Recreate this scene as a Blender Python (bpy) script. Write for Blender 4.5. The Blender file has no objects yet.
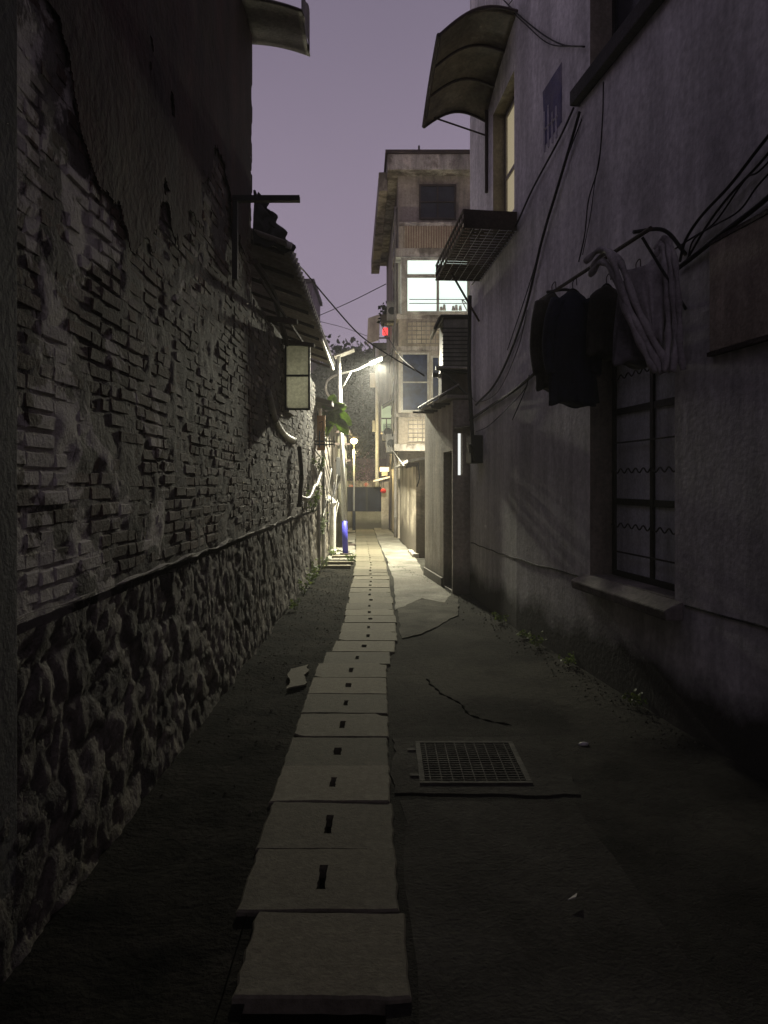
import bpy, math, random
from mathutils import Vector, Matrix, noise
random.seed(11)
R = math.radians
scene = bpy.context.scene
COL = scene.collection
F = 770.0; EYE = 1.6; HZ = 482.0
def at(px, py, d):                       # a point at depth d
    return Vector(((px-384)/F*d, d, EYE+(HZ-py)/F*d))
U = random.uniform
# ------------------------------------------------------------------ materials
def mat(name, c1, c2=None, rough=.85, scale=3., streak=0., bump=.3, bscale=40., metal=0., c3=None, island=False, dirt=None, thr=(.35,.65), spec=.3, trans=0., tone=False, lime=False, rnd=0):
    m = bpy.data.materials.new(name); m.use_nodes = True
    nt = m.node_tree; n = nt.nodes; l = nt.links
    b = n['Principled BSDF']; b.inputs['Roughness'].default_value = rough
    b.inputs['Metallic'].default_value = metal; b.inputs['Specular IOR Level'].default_value = spec
    tc = n.new('ShaderNodeTexCoord')
    def nz(sc, det=6, stretch=None, off=0, dist=0):
        mp = n.new('ShaderNodeMapping'); l.new(tc.outputs['Object'], mp.inputs[0])
        mp.inputs['Location'].default_value = (off, off*1.7, off*.3)
        if stretch: mp.inputs['Scale'].default_value = stretch
        t = n.new('ShaderNodeTexNoise'); t.inputs['Scale'].default_value = sc; t.inputs['Detail'].default_value = det
        t.inputs['Distortion'].default_value = dist
        t.inputs['Roughness'].default_value = .62
        l.new(mp.outputs[0], t.inputs['Vector']); return t.outputs['Fac']
    def ramp(v, a, bb, x0, x1):
        r = n.new('ShaderNodeValToRGB'); l.new(v, r.inputs[0])
        r.color_ramp.elements[0].position = x0; r.color_ramp.elements[1].position = x1
        r.color_ramp.elements[0].color = (*a, 1); r.color_ramp.elements[1].color = (*bb, 1); return r
    def mix(f, a, bb, mode='MIX'):
        x = n.new('ShaderNodeMix'); x.data_type = 'RGBA'; x.blend_type = mode
        for s, v in ((0, f), (6, a), (7, bb)):
            if hasattr(v, 'links') or isinstance(v, bpy.types.NodeSocket): l.new(v, x.inputs[s])
            else: x.inputs[s].default_value = v if s == 0 else (*v, 1)
        return x.outputs[2]
    c2 = c2 or tuple(k*.6 for k in c1)
    if island:
        g = n.new('ShaderNodeNewGeometry')
        r = ramp(g.outputs['Random Per Island'], c2, c1, 0.0, 1.0)
        if c3:
            e = r.color_ramp.elements.new(.72); e.color = (*[ (a+bb)/2 for a, bb in zip(c1, c2)], 1)
            r.color_ramp.elements[2].color = (*c3, 1)
            r.color_ramp.elements[1].position = .6
        col = r.outputs[0]
        f = ramp(nz(scale*.6, 8), (.28,.26,.25), (1.35,1.35,1.35), .36, .66)
        col = mix(1.0, col, f.outputs[0], 'MULTIPLY')
    else:
        col = ramp(nz(scale, dist=.4), c2, c1, *thr).outputs[0]
        if c3: 
            f = ramp(nz(scale*.37, off=7), (0,0,0), (1,1,1), .52, .62)
            col = mix(f.outputs[0], col, c3)
    fine = ramp(nz(scale*11+8, 4, off=3), (.75,.75,.75), (1.15,1.15,1.15), .3, .7)
    col = mix(1.0, col, fine.outputs[0], 'MULTIPLY')
    if streak:
        s = ramp(nz(2.6, 5, (1,1,.16), 11, .5), (1-streak,)*3, (1.08,)*3, .36, .62)
        col = mix(1.0, col, s.outputs[0], 'MULTIPLY')
        s = ramp(nz(9., 4, (1,1,.09), 21, .6), (1-streak*.4,)*3, (1.04,)*3, .3, .6)
        col = mix(1.0, col, s.outputs[0], 'MULTIPLY')
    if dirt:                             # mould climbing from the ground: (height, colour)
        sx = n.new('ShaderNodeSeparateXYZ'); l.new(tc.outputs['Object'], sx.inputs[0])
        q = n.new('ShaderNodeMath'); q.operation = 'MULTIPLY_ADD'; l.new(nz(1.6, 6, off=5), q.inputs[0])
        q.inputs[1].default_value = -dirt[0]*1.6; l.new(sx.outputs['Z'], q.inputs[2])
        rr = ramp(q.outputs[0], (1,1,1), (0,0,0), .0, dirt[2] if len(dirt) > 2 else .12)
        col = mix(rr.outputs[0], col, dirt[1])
    if lime:                             # old lime wash clinging near the pilaster, in ragged patches
        sy = n.new('ShaderNodeSeparateXYZ'); l.new(tc.outputs['Object'], sy.inputs[0])
        q = n.new('ShaderNodeMath'); q.operation = 'MULTIPLY_ADD'; l.new(sy.outputs['Y'], q.inputs[0]); q.inputs[1].default_value = -.085; l.new(nz(2.3, 9, off=31, dist=.6), q.inputs[2])
        lr = ramp(q.outputs[0], (0,0,0), (1,1,1), .44, .475); col = mix(lr.outputs[0], col, (.46,.43,.385))
    if rnd:
        oi = n.new('ShaderNodeObjectInfo'); orp = ramp(oi.outputs['Random'], (1-rnd,1-rnd,1-rnd*1.1), (1.15,1.15,1.1), 0, 1); col = mix(1.0, col, orp.outputs[0], 'MULTIPLY')
    if tone:
        at_ = n.new('ShaderNodeAttribute'); at_.attribute_name = 'tone'; col = mix(1.0, col, at_.outputs['Color'], 'MULTIPLY')
    l.new(col, b.inputs['Base Color'])
    if trans:
        tr = n.new('ShaderNodeBsdfTranslucent'); l.new(col, tr.inputs[0]); ms = n.new('ShaderNodeMixShader'); ms.inputs[0].default_value = trans
        l.new(b.outputs[0], ms.inputs[1]); l.new(tr.outputs[0], ms.inputs[2]); l.new(ms.outputs[0], n['Material Output'].inputs[0])
    if bump:
        bp = n.new('ShaderNodeBump'); bp.inputs['Strength'].default_value = bump; bp.inputs['Distance'].default_value = .02
        a = n.new('ShaderNodeMath'); a.operation = 'ADD'
        l.new(nz(bscale, 5), a.inputs[0]); l.new(nz(bscale*.2, 5), a.inputs[1])
        l.new(a.outputs[0], bp.inputs['Height']); l.new(bp.outputs[0], b.inputs['Normal'])
    return m
def emit(name, c, s):
    m = bpy.data.materials.new(name); m.use_nodes = True; b = m.node_tree.nodes['Principled BSDF']
    b.inputs['Base Color'].default_value = (*[k*.5 for k in c], 1); b.inputs['Emission Color'].default_value = (*c, 1)
    b.inputs['Emission Strength'].default_value = s; return m
def glass(name, tint=(.72,.82,.95), mixf=.75):
    m = bpy.data.materials.new(name); m.use_nodes = True; nt = m.node_tree; nt.nodes.remove(nt.nodes['Principled BSDF'])
    t = nt.nodes.new('ShaderNodeBsdfTransparent'); t.inputs[0].default_value = (*tint, 1)
    g = nt.nodes.new('ShaderNodeBsdfGlossy'); g.inputs['Roughness'].default_value = .22
    fr = nt.nodes.new('ShaderNodeFresnel'); fr.inputs[0].default_value = 1.10
    x = nt.nodes.new('ShaderNodeMixShader'); nt.links.new(fr.outputs[0], x.inputs[0]); nt.links.new(t.outputs[0], x.inputs[1]); nt.links.new(g.outputs[0], x.inputs[2])
    nt.links.new(x.outputs[0], nt.nodes['Material Output'].inputs[0]); return m
M = dict(
 brick = mat('old_brick', (.20,.148,.115), (.06,.032,.024), c3=(.27,.245,.215), island=True, scale=2.2, bump=.7, bscale=45, lime=True),
 brick_far = mat('old_brick_plain', (.20,.165,.13), (.06,.044,.036), c3=(.33,.30,.25), island=True, scale=2.2, bump=.7, bscale=45),
 mortar_far = mat('dirty_mortar_plain', (.15,.132,.115), (.05,.043,.037), scale=2.2, bump=.8),
 mortar = mat('dirty_mortar', (.14,.125,.108), (.055,.047,.04), scale=2.2, bump=.8, lime=True),
 plaster_red = mat('dark_red_plaster', (.06,.026,.020), (.024,.012,.010), c3=(.07,.055,.03), scale=1.3, bump=.7, bscale=18, streak=.35),
 stone = mat('rubble_stone', (.22,.20,.172), (.09,.08,.067), c3=(.15,.135,.10), scale=3.2, bump=.9, bscale=26, tone=True),
 ledge = mat('ledge_mortar', (.36,.33,.29), (.14,.125,.105), scale=3, bump=.9, bscale=22),
 pilaster = mat('grey_pilaster', (.12,.12,.11), (.07,.07,.062), scale=1.5, bump=.4, streak=.3),
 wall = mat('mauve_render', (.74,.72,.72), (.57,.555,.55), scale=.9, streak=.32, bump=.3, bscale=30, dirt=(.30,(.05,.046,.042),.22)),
 wall_b = mat('ochre_grey_render', (.52,.47,.39), (.34,.305,.25), scale=1.1, streak=.3, bump=.5, bscale=30, dirt=(.16,(.10,.09,.075),.3)),
 wall_c = mat('yellowish_plaster', (.50,.44,.34), (.20,.17,.125), scale=1.0, streak=.45, bump=.6, bscale=24, dirt=(.5,(.09,.075,.055),.35), thr=(.42,.58)),
 wall_d = mat('tan_tenement_render', (.43,.375,.30), (.28,.24,.19), scale=.7, streak=.4, bump=.4, bscale=20),
 eave = mat('stained_eave', (.40,.35,.29), (.14,.12,.095), scale=1.3, bump=.5, thr=(.42,.54)),
 fascia = mat('stained_white_fascia', (.56,.51,.45), (.20,.17,.14), scale=1.6, streak=.6, bump=.4, thr=(.40,.52)),
 slabcon = mat('slab_concrete', (.215,.20,.155), (.07,.064,.048), scale=2.0, bump=.28, bscale=80, c3=(.12,.108,.082), rnd=.36, spec=.1),
 asphalt = mat('worn_lane_surface', (.045,.043,.036), (.016,.015,.013), scale=1.4, bump=.9, bscale=75, c3=(.06,.057,.046), rough=.92, spec=.04),
 pale = mat('lamp_pool_concrete', (.24,.23,.195), (.09,.085,.07), scale=1.7, bump=.8, bscale=60, c3=(.13,.12,.10), thr=(.35,.65), spec=.1),  # paler concrete tone that paints the lamplight on the far lane
 patchb = mat('pool_fringe_cement', (.11,.105,.088), (.04,.038,.032), scale=2.2, bump=.7, bscale=60, rough=.92, spec=.05),  # mid tone, paints the lamplight fading towards the dark asphalt
 patch = mat('concrete_patch', (.065,.062,.052), (.028,.026,.022), scale=1.6, bump=.6, bscale=60, rough=.92, spec=.04),
 soil = mat('black_soil', (.026,.024,.019), (.005,.005,.004), rough=.95, spec=.03, scale=3.2, bump=1., bscale=30),
 channel = mat('wet_channel', (.014,.014,.012), (.008,.008,.007), rough=.95, spec=0),
 sill = mat('cement_sill', (.30,.27,.245), (.15,.135,.12), scale=3, bump=.5, streak=.3),
 reveal = mat('window_reveal', (.30,.27,.21), (.18,.16,.12), scale=2, bump=.4, streak=.4),
 black = mat('black_iron', (.02,.02,.02), (.01,.01,.01), rough=.55, bump=.3),
 rust = mat('rusty_steel', (.07,.05,.04), (.03,.022,.018), rough=.8, bump=.6),
 cable = mat('black_cable', (.02,.018,.02), (.012,.01,.012), rough=.7, bump=0),
 greycable = mat('grey_cable', (.20,.195,.18), (.1,.095,.085), rough=.6, bump=0),
 curtain = mat('pale_curtain', (.62,.74,.92), (.46,.55,.70), scale=3, streak=.2, bump=.2),
 curtained = mat('curtained_frosted_pane', (.86,.88,.92), (.66,.69,.74), scale=3, streak=.35, bump=.15, rough=.5, spec=.1),
 redbars = mat('reddish_balusters', (.30,.19,.145), (.18,.11,.085), scale=3),
 navy = mat('navy_cloth', (.012,.015,.035), (.008,.009,.018), bump=.4, bscale=60),
 darkcloth = mat('dark_brown_cloth', (.05,.046,.036), (.024,.022,.018), bump=.4, bscale=60),
 greycloth = mat('grey_cloth', (.22,.21,.225), (.11,.105,.11), bump=.4, streak=.2, bscale=60),
 mauvecloth = mat('mauve_cloth', (.62,.59,.58), (.30,.28,.28), bump=.4, streak=.4, bscale=60),
 board = mat('brown_board', (.52,.45,.35), (.34,.29,.22), scale=2.5, bump=.3, streak=.3),
 darkband = mat('dark_ledge', (.035,.03,.035), (.015,.014,.018), scale=2, bump=.6),
 canopy = mat('dirty_canopy_sheet', (.36,.33,.24), (.13,.115,.085), scale=1.6, bump=.2, rough=.5, streak=.2, trans=.3),
 tin = mat('dirty_tin', (.30,.285,.26), (.13,.12,.105), scale=2, bump=.3, rough=.6, metal=.2),
 asbestos = mat('cement_sheet', (.46,.42,.37), (.26,.24,.2), scale=1.8, bump=.4, trans=.3),
 tileend = mat('pale_tile_end', (.62,.60,.56), (.3,.28,.26), scale=5, bump=.3),
 white = mat('white_plastic', (.72,.72,.68), (.5,.49,.45), rough=.45, bump=.1),
 offwhite = mat('yellowed_plastic', (.50,.48,.42), (.26,.24,.2), rough=.5, bump=.2, streak=.3),
 pole = mat('galvanised_pole', (.40,.40,.38), (.28,.28,.27), rough=.55, metal=0, bump=.05),
 blue = mat('blue_sleeve_paint', (.05,.05,.42), (.035,.035,.28), rough=.45, bump=.1),
 solar = mat('solar_cells', (.02,.03,.06), (.015,.02,.04), rough=.2, bump=0),
 concpole = mat('concrete_pole', (.10,.095,.07), (.05,.046,.034), spec=.05, scale=4, bump=.6, streak=.3),
 frost = mat('frosted_dirty_glass', (.66,.66,.58), (.46,.46,.40), scale=2, rough=.35, bump=.15, trans=.75),
 darkglass = mat('dark_window_glass', (.035,.036,.045), (.018,.019,.024), scale=3, rough=.2, bump=0, spec=.2),
 cageglass = mat('blue_dark_glass', (.03,.04,.085), (.012,.015,.03), scale=5, rough=.3, bump=0, spec=.08),
 ac = mat('ac_casing', (.34,.33,.31), (.20,.19,.175), rough=.6, streak=.3, bump=.1),
 tarp = mat('black_tarp', (.04,.038,.038), (.02,.02,.02), rough=.6, bump=.5, bscale=14),
 leafg = mat('leaf_green', (.22,.29,.08), (.08,.13,.03), island=True, scale=3, bump=0, rough=.6, trans=.55),
 leafd = mat('leaf_dark', (.022,.03,.016), (.007,.010,.006), spec=.03, island=True, scale=.4, bump=0, rough=.7),
 leafp = mat('pinkish_foliage', (.62,.42,.48), (.3,.2,.22), island=True, scale=1, bump=0),
 bark = mat('bark', (.14,.115,.085), (.07,.055,.04), scale=5, bump=.9, bscale=20),
 hill = mat('hill_soil', (.05,.055,.035), (.03,.035,.02), scale=.3, bump=.5, bscale=2),
 gate = mat('blue_grey_gate', (.022,.025,.045), (.012,.014,.026), rough=.8, spec=.1, streak=.3, bump=.2),
 lowwall = mat('low_wall_cement', (.22,.21,.17), (.12,.115,.09), scale=2, bump=.4, dirt=(.2,(.06,.055,.045),.2)),
 door = mat('black_door', (.025,.022,.018), (.013,.012,.01), rough=.6, streak=.3),
 orange = mat('orange_plate', (.50,.27,.11), (.34,.18,.075), scale=6, bump=.4),
 redcloth = mat('red_lantern_paper', (.55,.03,.02), (.4,.02,.015), bump=.1),
 signw = mat('pale_sign_board', (.62,.58,.57), (.42,.39,.38), scale=2, streak=.35, bump=.1),
 litter = mat('pebble_litter', (.10,.092,.072), (.015,.014,.01), spec=.05, island=True, scale=9, bump=.2),
 grate = mat('iron_grate', (.085,.08,.066), (.035,.032,.027), scale=6, rough=.85, spec=.1, bump=.4),
 markblue = mat('faded_blue_stencil', (.10,.10,.21), (.20,.18,.24), scale=6, streak=.5, bump=.2),
 markwhite = mat('faded_white_stencil', (.62,.60,.66), (.4,.38,.42), scale=9, streak=.4, bump=.2),
 brownroof = mat('mauve_far_wall', (.20,.15,.17), (.13,.10,.11), scale=1),
 lit = emit('lit_room_window', (.86,1.,.92), .70),
 lit2 = emit('dim_lit_window', (.62,.74,.45), .28),
 slit = emit('lit_slit', (.86,.88,.86), .75),
 lamp1 = emit('lamp_panel', (.97,1.,.80), 30),
 lamp2 = emit('warm_lamp_globe', (1.,.82,.34), 14),
 red = emit('red_sign_light', (1.,.06,.06), 1.1),
 warmbox = emit('warm_eave_light', (1.,.85,.45), 1.0),
 glass = glass('window_glass'),
)
# ------------------------------------------------------------------ mesh builder
class MB:
    def __init__(s): s.v = []; s.f = []
    def add(s, vs, fs):
        k = len(s.v); s.v += [Vector(v) for v in vs]; s.f += [tuple(i+k for i in f) for f in fs]; return s
    def box(s, a, b):                    # axis box from corner to corner
        x0,y0,z0 = a; x1,y1,z1 = b
        return s.add([(x0,y0,z0),(x1,y0,z0),(x1,y1,z0),(x0,y1,z0),(x0,y0,z1),(x1,y0,z1),(x1,y1,z1),(x0,y1,z1)],
            [(0,3,2,1),(4,5,6,7),(0,1,5,4),(1,2,6,5),(2,3,7,6),(3,0,4,7)])
    def obox(s, o, ux, uy, uz):          # oriented box: origin corner and 3 edge vectors
        o = Vector(o); ux, uy, uz = Vector(ux), Vector(uy), Vector(uz)
        return s.add([o, o+ux, o+ux+uy, o+uy, o+uz, o+ux+uz, o+ux+uy+uz, o+uy+uz],
            [(0,3,2,1),(4,5,6,7),(0,1,5,4),(1,2,6,5),(2,3,7,6),(3,0,4,7)])
    def prism(s, poly, vec):             # any planar outline given a thickness
        vec = Vector(vec); p = [Vector(q) for q in poly]; n = len(p)
        return s.add(p+[q+vec for q in p], [tuple(range(n))[::-1], tuple(range(n, 2*n))] + [(i,(i+1)%n,(i+1)%n+n,i+n) for i in range(n)])
    def tube(s, pts, r, n=8, r1=None, cap=True):
        pts = [Vector(p) for p in pts]; m = len(pts); k = len(s.v); up = Vector((0,0,1))
        prev = None
        for i, p in enumerate(pts):
            t = (pts[min(i+1,m-1)]-pts[max(i-1,0)])
            t = t.normalized() if t.length > 1e-6 else Vector((0,0,1))
            if prev is None: a = t.cross(up) if abs(t.z) < .95 else t.cross(Vector((1,0,0)))
            else: a = prev - t*prev.dot(t)
            a.normalize(); prev = a; b = t.cross(a)
            rr = r if r1 is None else r+(r1-r)*i/(m-1)
            if isinstance(r, (list, tuple)): rr = r[i]
            for j in range(n):
                an = 2*math.pi*j/n; s.v.append(p+a*math.cos(an)*rr+b*math.sin(an)*rr)
        for i in range(m-1):
            for j in range(n):
                s.f.append((k+i*n+j, k+i*n+(j+1)%n, k+(i+1)*n+(j+1)%n, k+(i+1)*n+j))
        if cap:
            s.f.append(tuple(k+j for j in range(n))[::-1]); s.f.append(tuple(k+(m-1)*n+j for j in range(n)))
        return s
    def rings(s, rings, cap=True):       # loft through closed rings of equal count
        k = len(s.v); n = len(rings[0]); m = len(rings)
        for r in rings: s.v += [Vector(p) for p in r]
        for i in range(m-1):
            for j in range(n): s.f.append((k+i*n+j, k+i*n+(j+1)%n, k+(i+1)*n+(j+1)%n, k+(i+1)*n+j))
        if cap: s.f.append(tuple(k+j for j in range(n))[::-1]); s.f.append(tuple(k+(m-1)*n+j for j in range(n)))
        return s
    def grid(s, fn, nu, nv, keep=None):
        k = len(s.v)
        for i in range(nu+1):
            for j in range(nv+1): s.v.append(Vector(fn(i/nu, j/nv)))
        for i in range(nu):
            for j in range(nv):
                if keep and not keep(i/nu, j/nv): continue
                s.f.append((k+i*(nv+1)+j, k+(i+1)*(nv+1)+j, k+(i+1)*(nv+1)+j+1, k+i*(nv+1)+j+1))
        return s
    def leaf(s, p, size, d=None):
        d = d or Vector((U(-1,1), U(-1,1), U(-1,1))).normalized()
        a = d.orthogonal().normalized(); a.rotate(Matrix.Rotation(U(0,6.28), 3, d)); b = d.cross(a)
        w = size*.32
        return s.add([p, p+a*size*.5+b*w, p+a*size+d*size*.1, p+a*size*.5-b*w], [(0,1,2,3)])
    def build(s, name, m, parent=None, bevel=0, smooth=False, solid=0, origin=None):
        if parent is not None: o0 = Vector(parent['_o'])
        elif origin is not None: o0 = Vector(origin)
        else:
            xs = [v.x for v in s.v]; ys = [v.y for v in s.v]
            o0 = Vector(((min(xs)+max(xs))/2, (min(ys)+max(ys))/2, min(v.z for v in s.v)))
        me = bpy.data.meshes.new(name); me.from_pydata([v-o0 for v in s.v], [], s.f)
        used = set(i for f in s.f for i in f)
        me.materials.append(m if not isinstance(m, str) else M[m]); me.update()
        if smooth:
            for p in me.polygons: p.use_smooth = True
        o = bpy.data.objects.new(name, me); COL.objects.link(o); o['_o'] = list(o0)
        if parent is not None: o.parent = parent
        else: o.location = o0
        if solid:
            q = o.modifiers.new('solid', 'SOLIDIFY'); q.thickness = solid; q.offset = 0
        if bevel:
            q = o.modifiers.new('bevel', 'BEVEL'); q.width = bevel; q.segments = 2; q.limit_method = 'ANGLE'
        return o
def tag(o, label=None, cat=None, group=None, kind=None):
    for k, v in (('label',label),('category',cat),('group',group),('kind',kind)):
        if v: o[k] = v
    return o
def thing(name, label, cat, loc, group=None):
    o = bpy.data.objects.new(name, None); COL.objects.link(o); o.location = loc; o['_o'] = list(loc); o.empty_display_size = .2
    return tag(o, label, cat, group)
def struct(o): o['kind'] = 'structure'; return o
def spline(pts, n=8):                    # Catmull-Rom
    pts = [Vector(p) for p in pts]; out = []
    P = [pts[0]*2-pts[1]]+pts+[pts[-1]*2-pts[-2]]
    for i in range(1, len(P)-2):
        a,b,c,d = P[i-1:i+3]
        for k in range(n):
            t = k/n; out.append(.5*((2*b)+(c-a)*t+(2*a-5*b+4*c-d)*t*t+(3*b-a-3*c+d)*t**3))
    out.append(pts[-1]); return out
def cable(pts, r, label, m='cable', name='cable', cat='cable', group=None, n=5):
    return tag(MB().tube(spline(pts), r, n).build(name, m, smooth=True), label, cat, group)

# ------------------------------------------------------------------ right house wall planes
def rx(d):                                # wall line of the right house
    return 2.655-.144*d if d < 8.4 else 1.4454-.08*(d-8.4)
def rn(d):                                # unit vector out of the wall into the lane
    s = -.144 if d < 8.4 else -.08
    return Vector((-1, s, 0)).normalized()
def rd(px):
    k = (px-384)/F; d = 2.655/(k+.144)
    return d if d < 8.4 else 2.1174/(k+.08)
def rw(px, py, off=.0):                   # where the pixel ray meets the right wall, moved off the wall
    d = rd(px); return Vector((rx(d), d, EYE+(HZ-py)/F*d)) + rn(d)*off
def rp(d, z, off=0.): return Vector((rx(d), d, z)) + rn(d)*off

def holed_wall(mb, A, B, z0, z1, holes, thick, reveal_mb=None, nout=None):
    """wall face A->B (2D) with rectangular holes (s0,s1,z0,z1) in metres along it; reveal faces go inward"""
    A = Vector((*A,0)); B = Vector((*B,0)); L = (B-A).length; t = (B-A)/L; inn = -Vector(nout)
    S = sorted({0, L, *[h[0] for h in holes], *[h[1] for h in holes]}); Z = sorted({z0, z1, *[h[2] for h in holes], *[h[3] for h in holes]})
    for i in range(len(S)-1):
        for j in range(len(Z)-1):
            sc = (S[i]+S[i+1])/2; zc = (Z[j]+Z[j+1])/2
            if any(h[0] < sc < h[1] and h[2] < zc < h[3] for h in holes): continue
            p = [A+t*S[i]+Vector((0,0,Z[j])), A+t*S[i+1]+Vector((0,0,Z[j])), A+t*S[i+1]+Vector((0,0,Z[j+1])), A+t*S[i]+Vector((0,0,Z[j+1]))]
            mb.add(p, [(0,1,2,3)]); 
    for h in holes:
        rm = mb
        if reveal_mb is not None: rm = MB(); reveal_mb.append(rm)
        a = A+t*h[0]; b = A+t*h[1]; lo = Vector((0,0,h[2])); hi = Vector((0,0,h[3])); e = inn*thick
        for p, q in ((a+lo,b+lo),(b+lo,b+hi),(b+hi,a+hi),(a+hi,a+lo)):
            rm.add([p, q, q+e, p+e], [(0,1,2,3)])

# ------------------------------------------------------------------ GROUND
# path centreline: left and right edges of the slab row
PATH = [(-3,-.55,.05),(2.38,-.55,.05),(3.4,-.56,.05),(4.3,-.57,.025),(5.65,-.58,.005),(6.9,-.57,.01),(7.15,-.49,.12),(8.9,-.46,.13),(10.4,-.485,.11),(12.6,-.50,.08),(15.8,-.56,-.0),(19.6,-.70,-.14),(26.5,-.95,-.40)]
def pe(d):
    for a, b in zip(PATH, PATH[1:]):
        if a[0] <= d <= b[0]:
            t = (d-a[0])/(b[0]-a[0]); return a[1]+(b[1]-a[1])*t, a[2]+(b[2]-a[2])*t
    return PATH[-1][1:]
def gz(x, y, amp): return noise.noise(Vector((x*1.3, y*1.3, 0)))*amp + noise.noise(Vector((x*6, y*6, 3)))*amp*.35
ds = [-3+.09*i for i in range(int(29.5/.09)+1)]; YE = ds[-1]
g = MB()
nu = len(ds)-1
def gfn(u, v):
    d = -3+(YE+3)*u; L, Rr = pe(d); x0 = Rr-.045; x1 = 3.6
    x = x0+(x1-x0)*v; return (x, d, gz(x, d, .0 if 1. < d < 5.1 and x < 1.35 else .012)-.012-(.0 if v > 0 else .0))
g.grid(gfn, nu, 42); struct(g.build('lane_surface', 'asphalt', smooth=True, origin=(0,0,0)))
g = MB()
def lfn(u, v):
    d = -3+(YE+3)*u; L, Rr = pe(d); x = -1.6+(L+.045+(.075 if 1.5 < d < 2.85 else 0)+1.6)*v
    return (x, d, gz(x+9, d, .035)*(1-abs(2*v-1)**4)-.012)
g.grid(lfn, nu, 14); struct(g.build('soil_strip', 'soil', smooth=True, origin=(0,0,0)))
g = MB()
k = 0
for i in range(60):
    d0 = -3+i*.49; d1 = d0+.49; L0,R0 = pe(d0); L1,R1 = pe(d1)
    for a, b, c, e in (((L0+.045,d0,-.3),(R0-.045,d0,-.3),(R1-.045,d1,-.3),(L1+.045,d1,-.3)),
                       ((L0+.045,d0,-.3),(L1+.045,d1,-.3),(L1+.045,d1,.0),(L0+.045,d0,.0)),
                       ((R0-.045,d0,-.3),(R0-.045,d0,.0),(R1-.045,d1,.0),(R1-.045,d1,-.3))):
        g.add([a,b,c,e], [(0,1,2,3)])
struct(g.build('drain_channel', 'channel', origin=(0,0,0)))
struct(MB().add([(-150,-30,-.35),(150,-30,-.35),(150,200,-.35),(-150,200,-.35)], [(0,1,2,3)]).build('ground', 'soil', origin=(0,0,-.35)))
# concrete patch round the grate, with ragged outline, a cement bed, and patches painting the lamp pool
def blob(pts, z, name, m, t=.006):
    out = []
    P = [Vector((x,y,0)) for x,y in pts]
    for a, b in zip(P, P[1:]+P[:1]):
        for k in range(10):
            q = a.lerp(b, k/10); w = noise.noise(q*7)*.035
            out.append(Vector((q.x+w, q.y+noise.noise(q*9+Vector((5,5,5)))*.03, z)))
    return MB().prism(out, (0,0,t)).build(name, m)
struct(blob([(.06,4.82),(.98,4.86),(1.02,3.95),(.05,3.98)], -.0095, 'concrete_patch', 'patch'))
struct(blob([(.09,3.9),(.95,3.86),(1.1,1.2),(.1,1.2)], -.0115, 'cement_bed', 'patch', .003))
struct(blob([(.14,9.6),(.16,12.6),(.06,15.8),(-.1,19.6),(-.36,26.8),(.1,26.8),(.42,21.4),(.66,16.3),(.70,13.3),(.96,11.0),(.80,10.2),(.52,10.6)], .000, 'painted_lamp_pool', 'pale', .004))  # lamp's light pool right of the slabs, put into the ground colour
struct(blob([(-1.2,15.8),(-1.2,26.8),(-1.0,26.8),(-.74,19.6),(-.60,15.8)], -.004, 'painted_lamp_pool', 'pale', .006))  # same painted light pool, left of the slabs by the lamp
struct(blob([(.18,7.9),(.16,10.2),(.96,11.0),(1.0,10.4),(.9,9.3),(.62,8.6),(.38,8.1)], -.003, 'lamp_pool_fringe', 'patchb', .004))  # painted falloff of the light pool, between asphalt and pale tone
# slabs: variants, then copies
def slab_mesh(name, slot, w=.60, l=.481, chip=False):
    b = MB(); h = .055
    def outl(z):
        o = []
        cs = [(-w/2,-l/2),(w/2,-l/2),(w/2,l/2),(-w/2,l/2)]
        for (ax,ay),(bx,by) in zip(cs, cs[1:]+cs[:1]):
            for k in range(8):
                x = ax+(bx-ax)*k/8; y = ay+(by-ay)*k/8
                o.append((x+U(-.005,.005), y+U(-.005,.005), z))
        if chip: o[16] = (o[16][0]-.04, o[16][1]-.05, z); o[0] = (o[0][0]+.035, o[0][1]+.02, z)
        return o
    O = outl(0)
    sw, sl = slot if slot else (.001,.001)
    inner = []
    cs = [(-sw/2,-sl/2),(sw/2,-sl/2),(sw/2,sl/2),(-sw/2,sl/2)]
    for (ax,ay),(bx,by) in zip(cs, cs[1:]+cs[:1]):
        for k in range(8): inner.append((ax+(bx-ax)*k/8+(U(-.003,.003) if slot else 0), ay+(by-ay)*k/8, 0))
    n = 32
    O2 = [(x*.975,y*.975,0) for x,y,z in O]
    V = [(x,y,0) for x,y,z in O]+[(x,y,h-.008) for x,y,z in O]+[(x,y,h) for x,y,z in O2]+[(x,y,h) for x,y,z in inner]+[(x,y,0) for x,y,z in inner]
    Fc = []
    for r in range(4):
        for j in range(n): Fc.append((r*n+j, r*n+(j+1)%n, (r+1)*n+(j+1)%n, (r+1)*n+j))
    b.add(V, Fc)
    o = b.build(name, 'slabcon', origin=(0,0,0)); return o
ords = ['nearest','second','third','fourth','fifth','sixth','seventh','eighth','ninth','tenth','eleventh','twelfth','thirteenth','fourteenth','fifteenth','sixteenth','seventeenth','eighteenth','nineteenth','twentieth']
protos = [slab_mesh('paving_slab', None, w=.55, l=.478), slab_mesh('paving_slab', (.032,.19)), slab_mesh('paving_slab', (.034,.15), chip=True), slab_mesh('paving_slab', (.03,.13)), slab_mesh('paving_slab', (.045,.12))]
first = [True]*5
bounds = [1.9,2.375]; 
while bounds[-1] < 25.8: bounds.append(bounds[-1]+.485)
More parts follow.
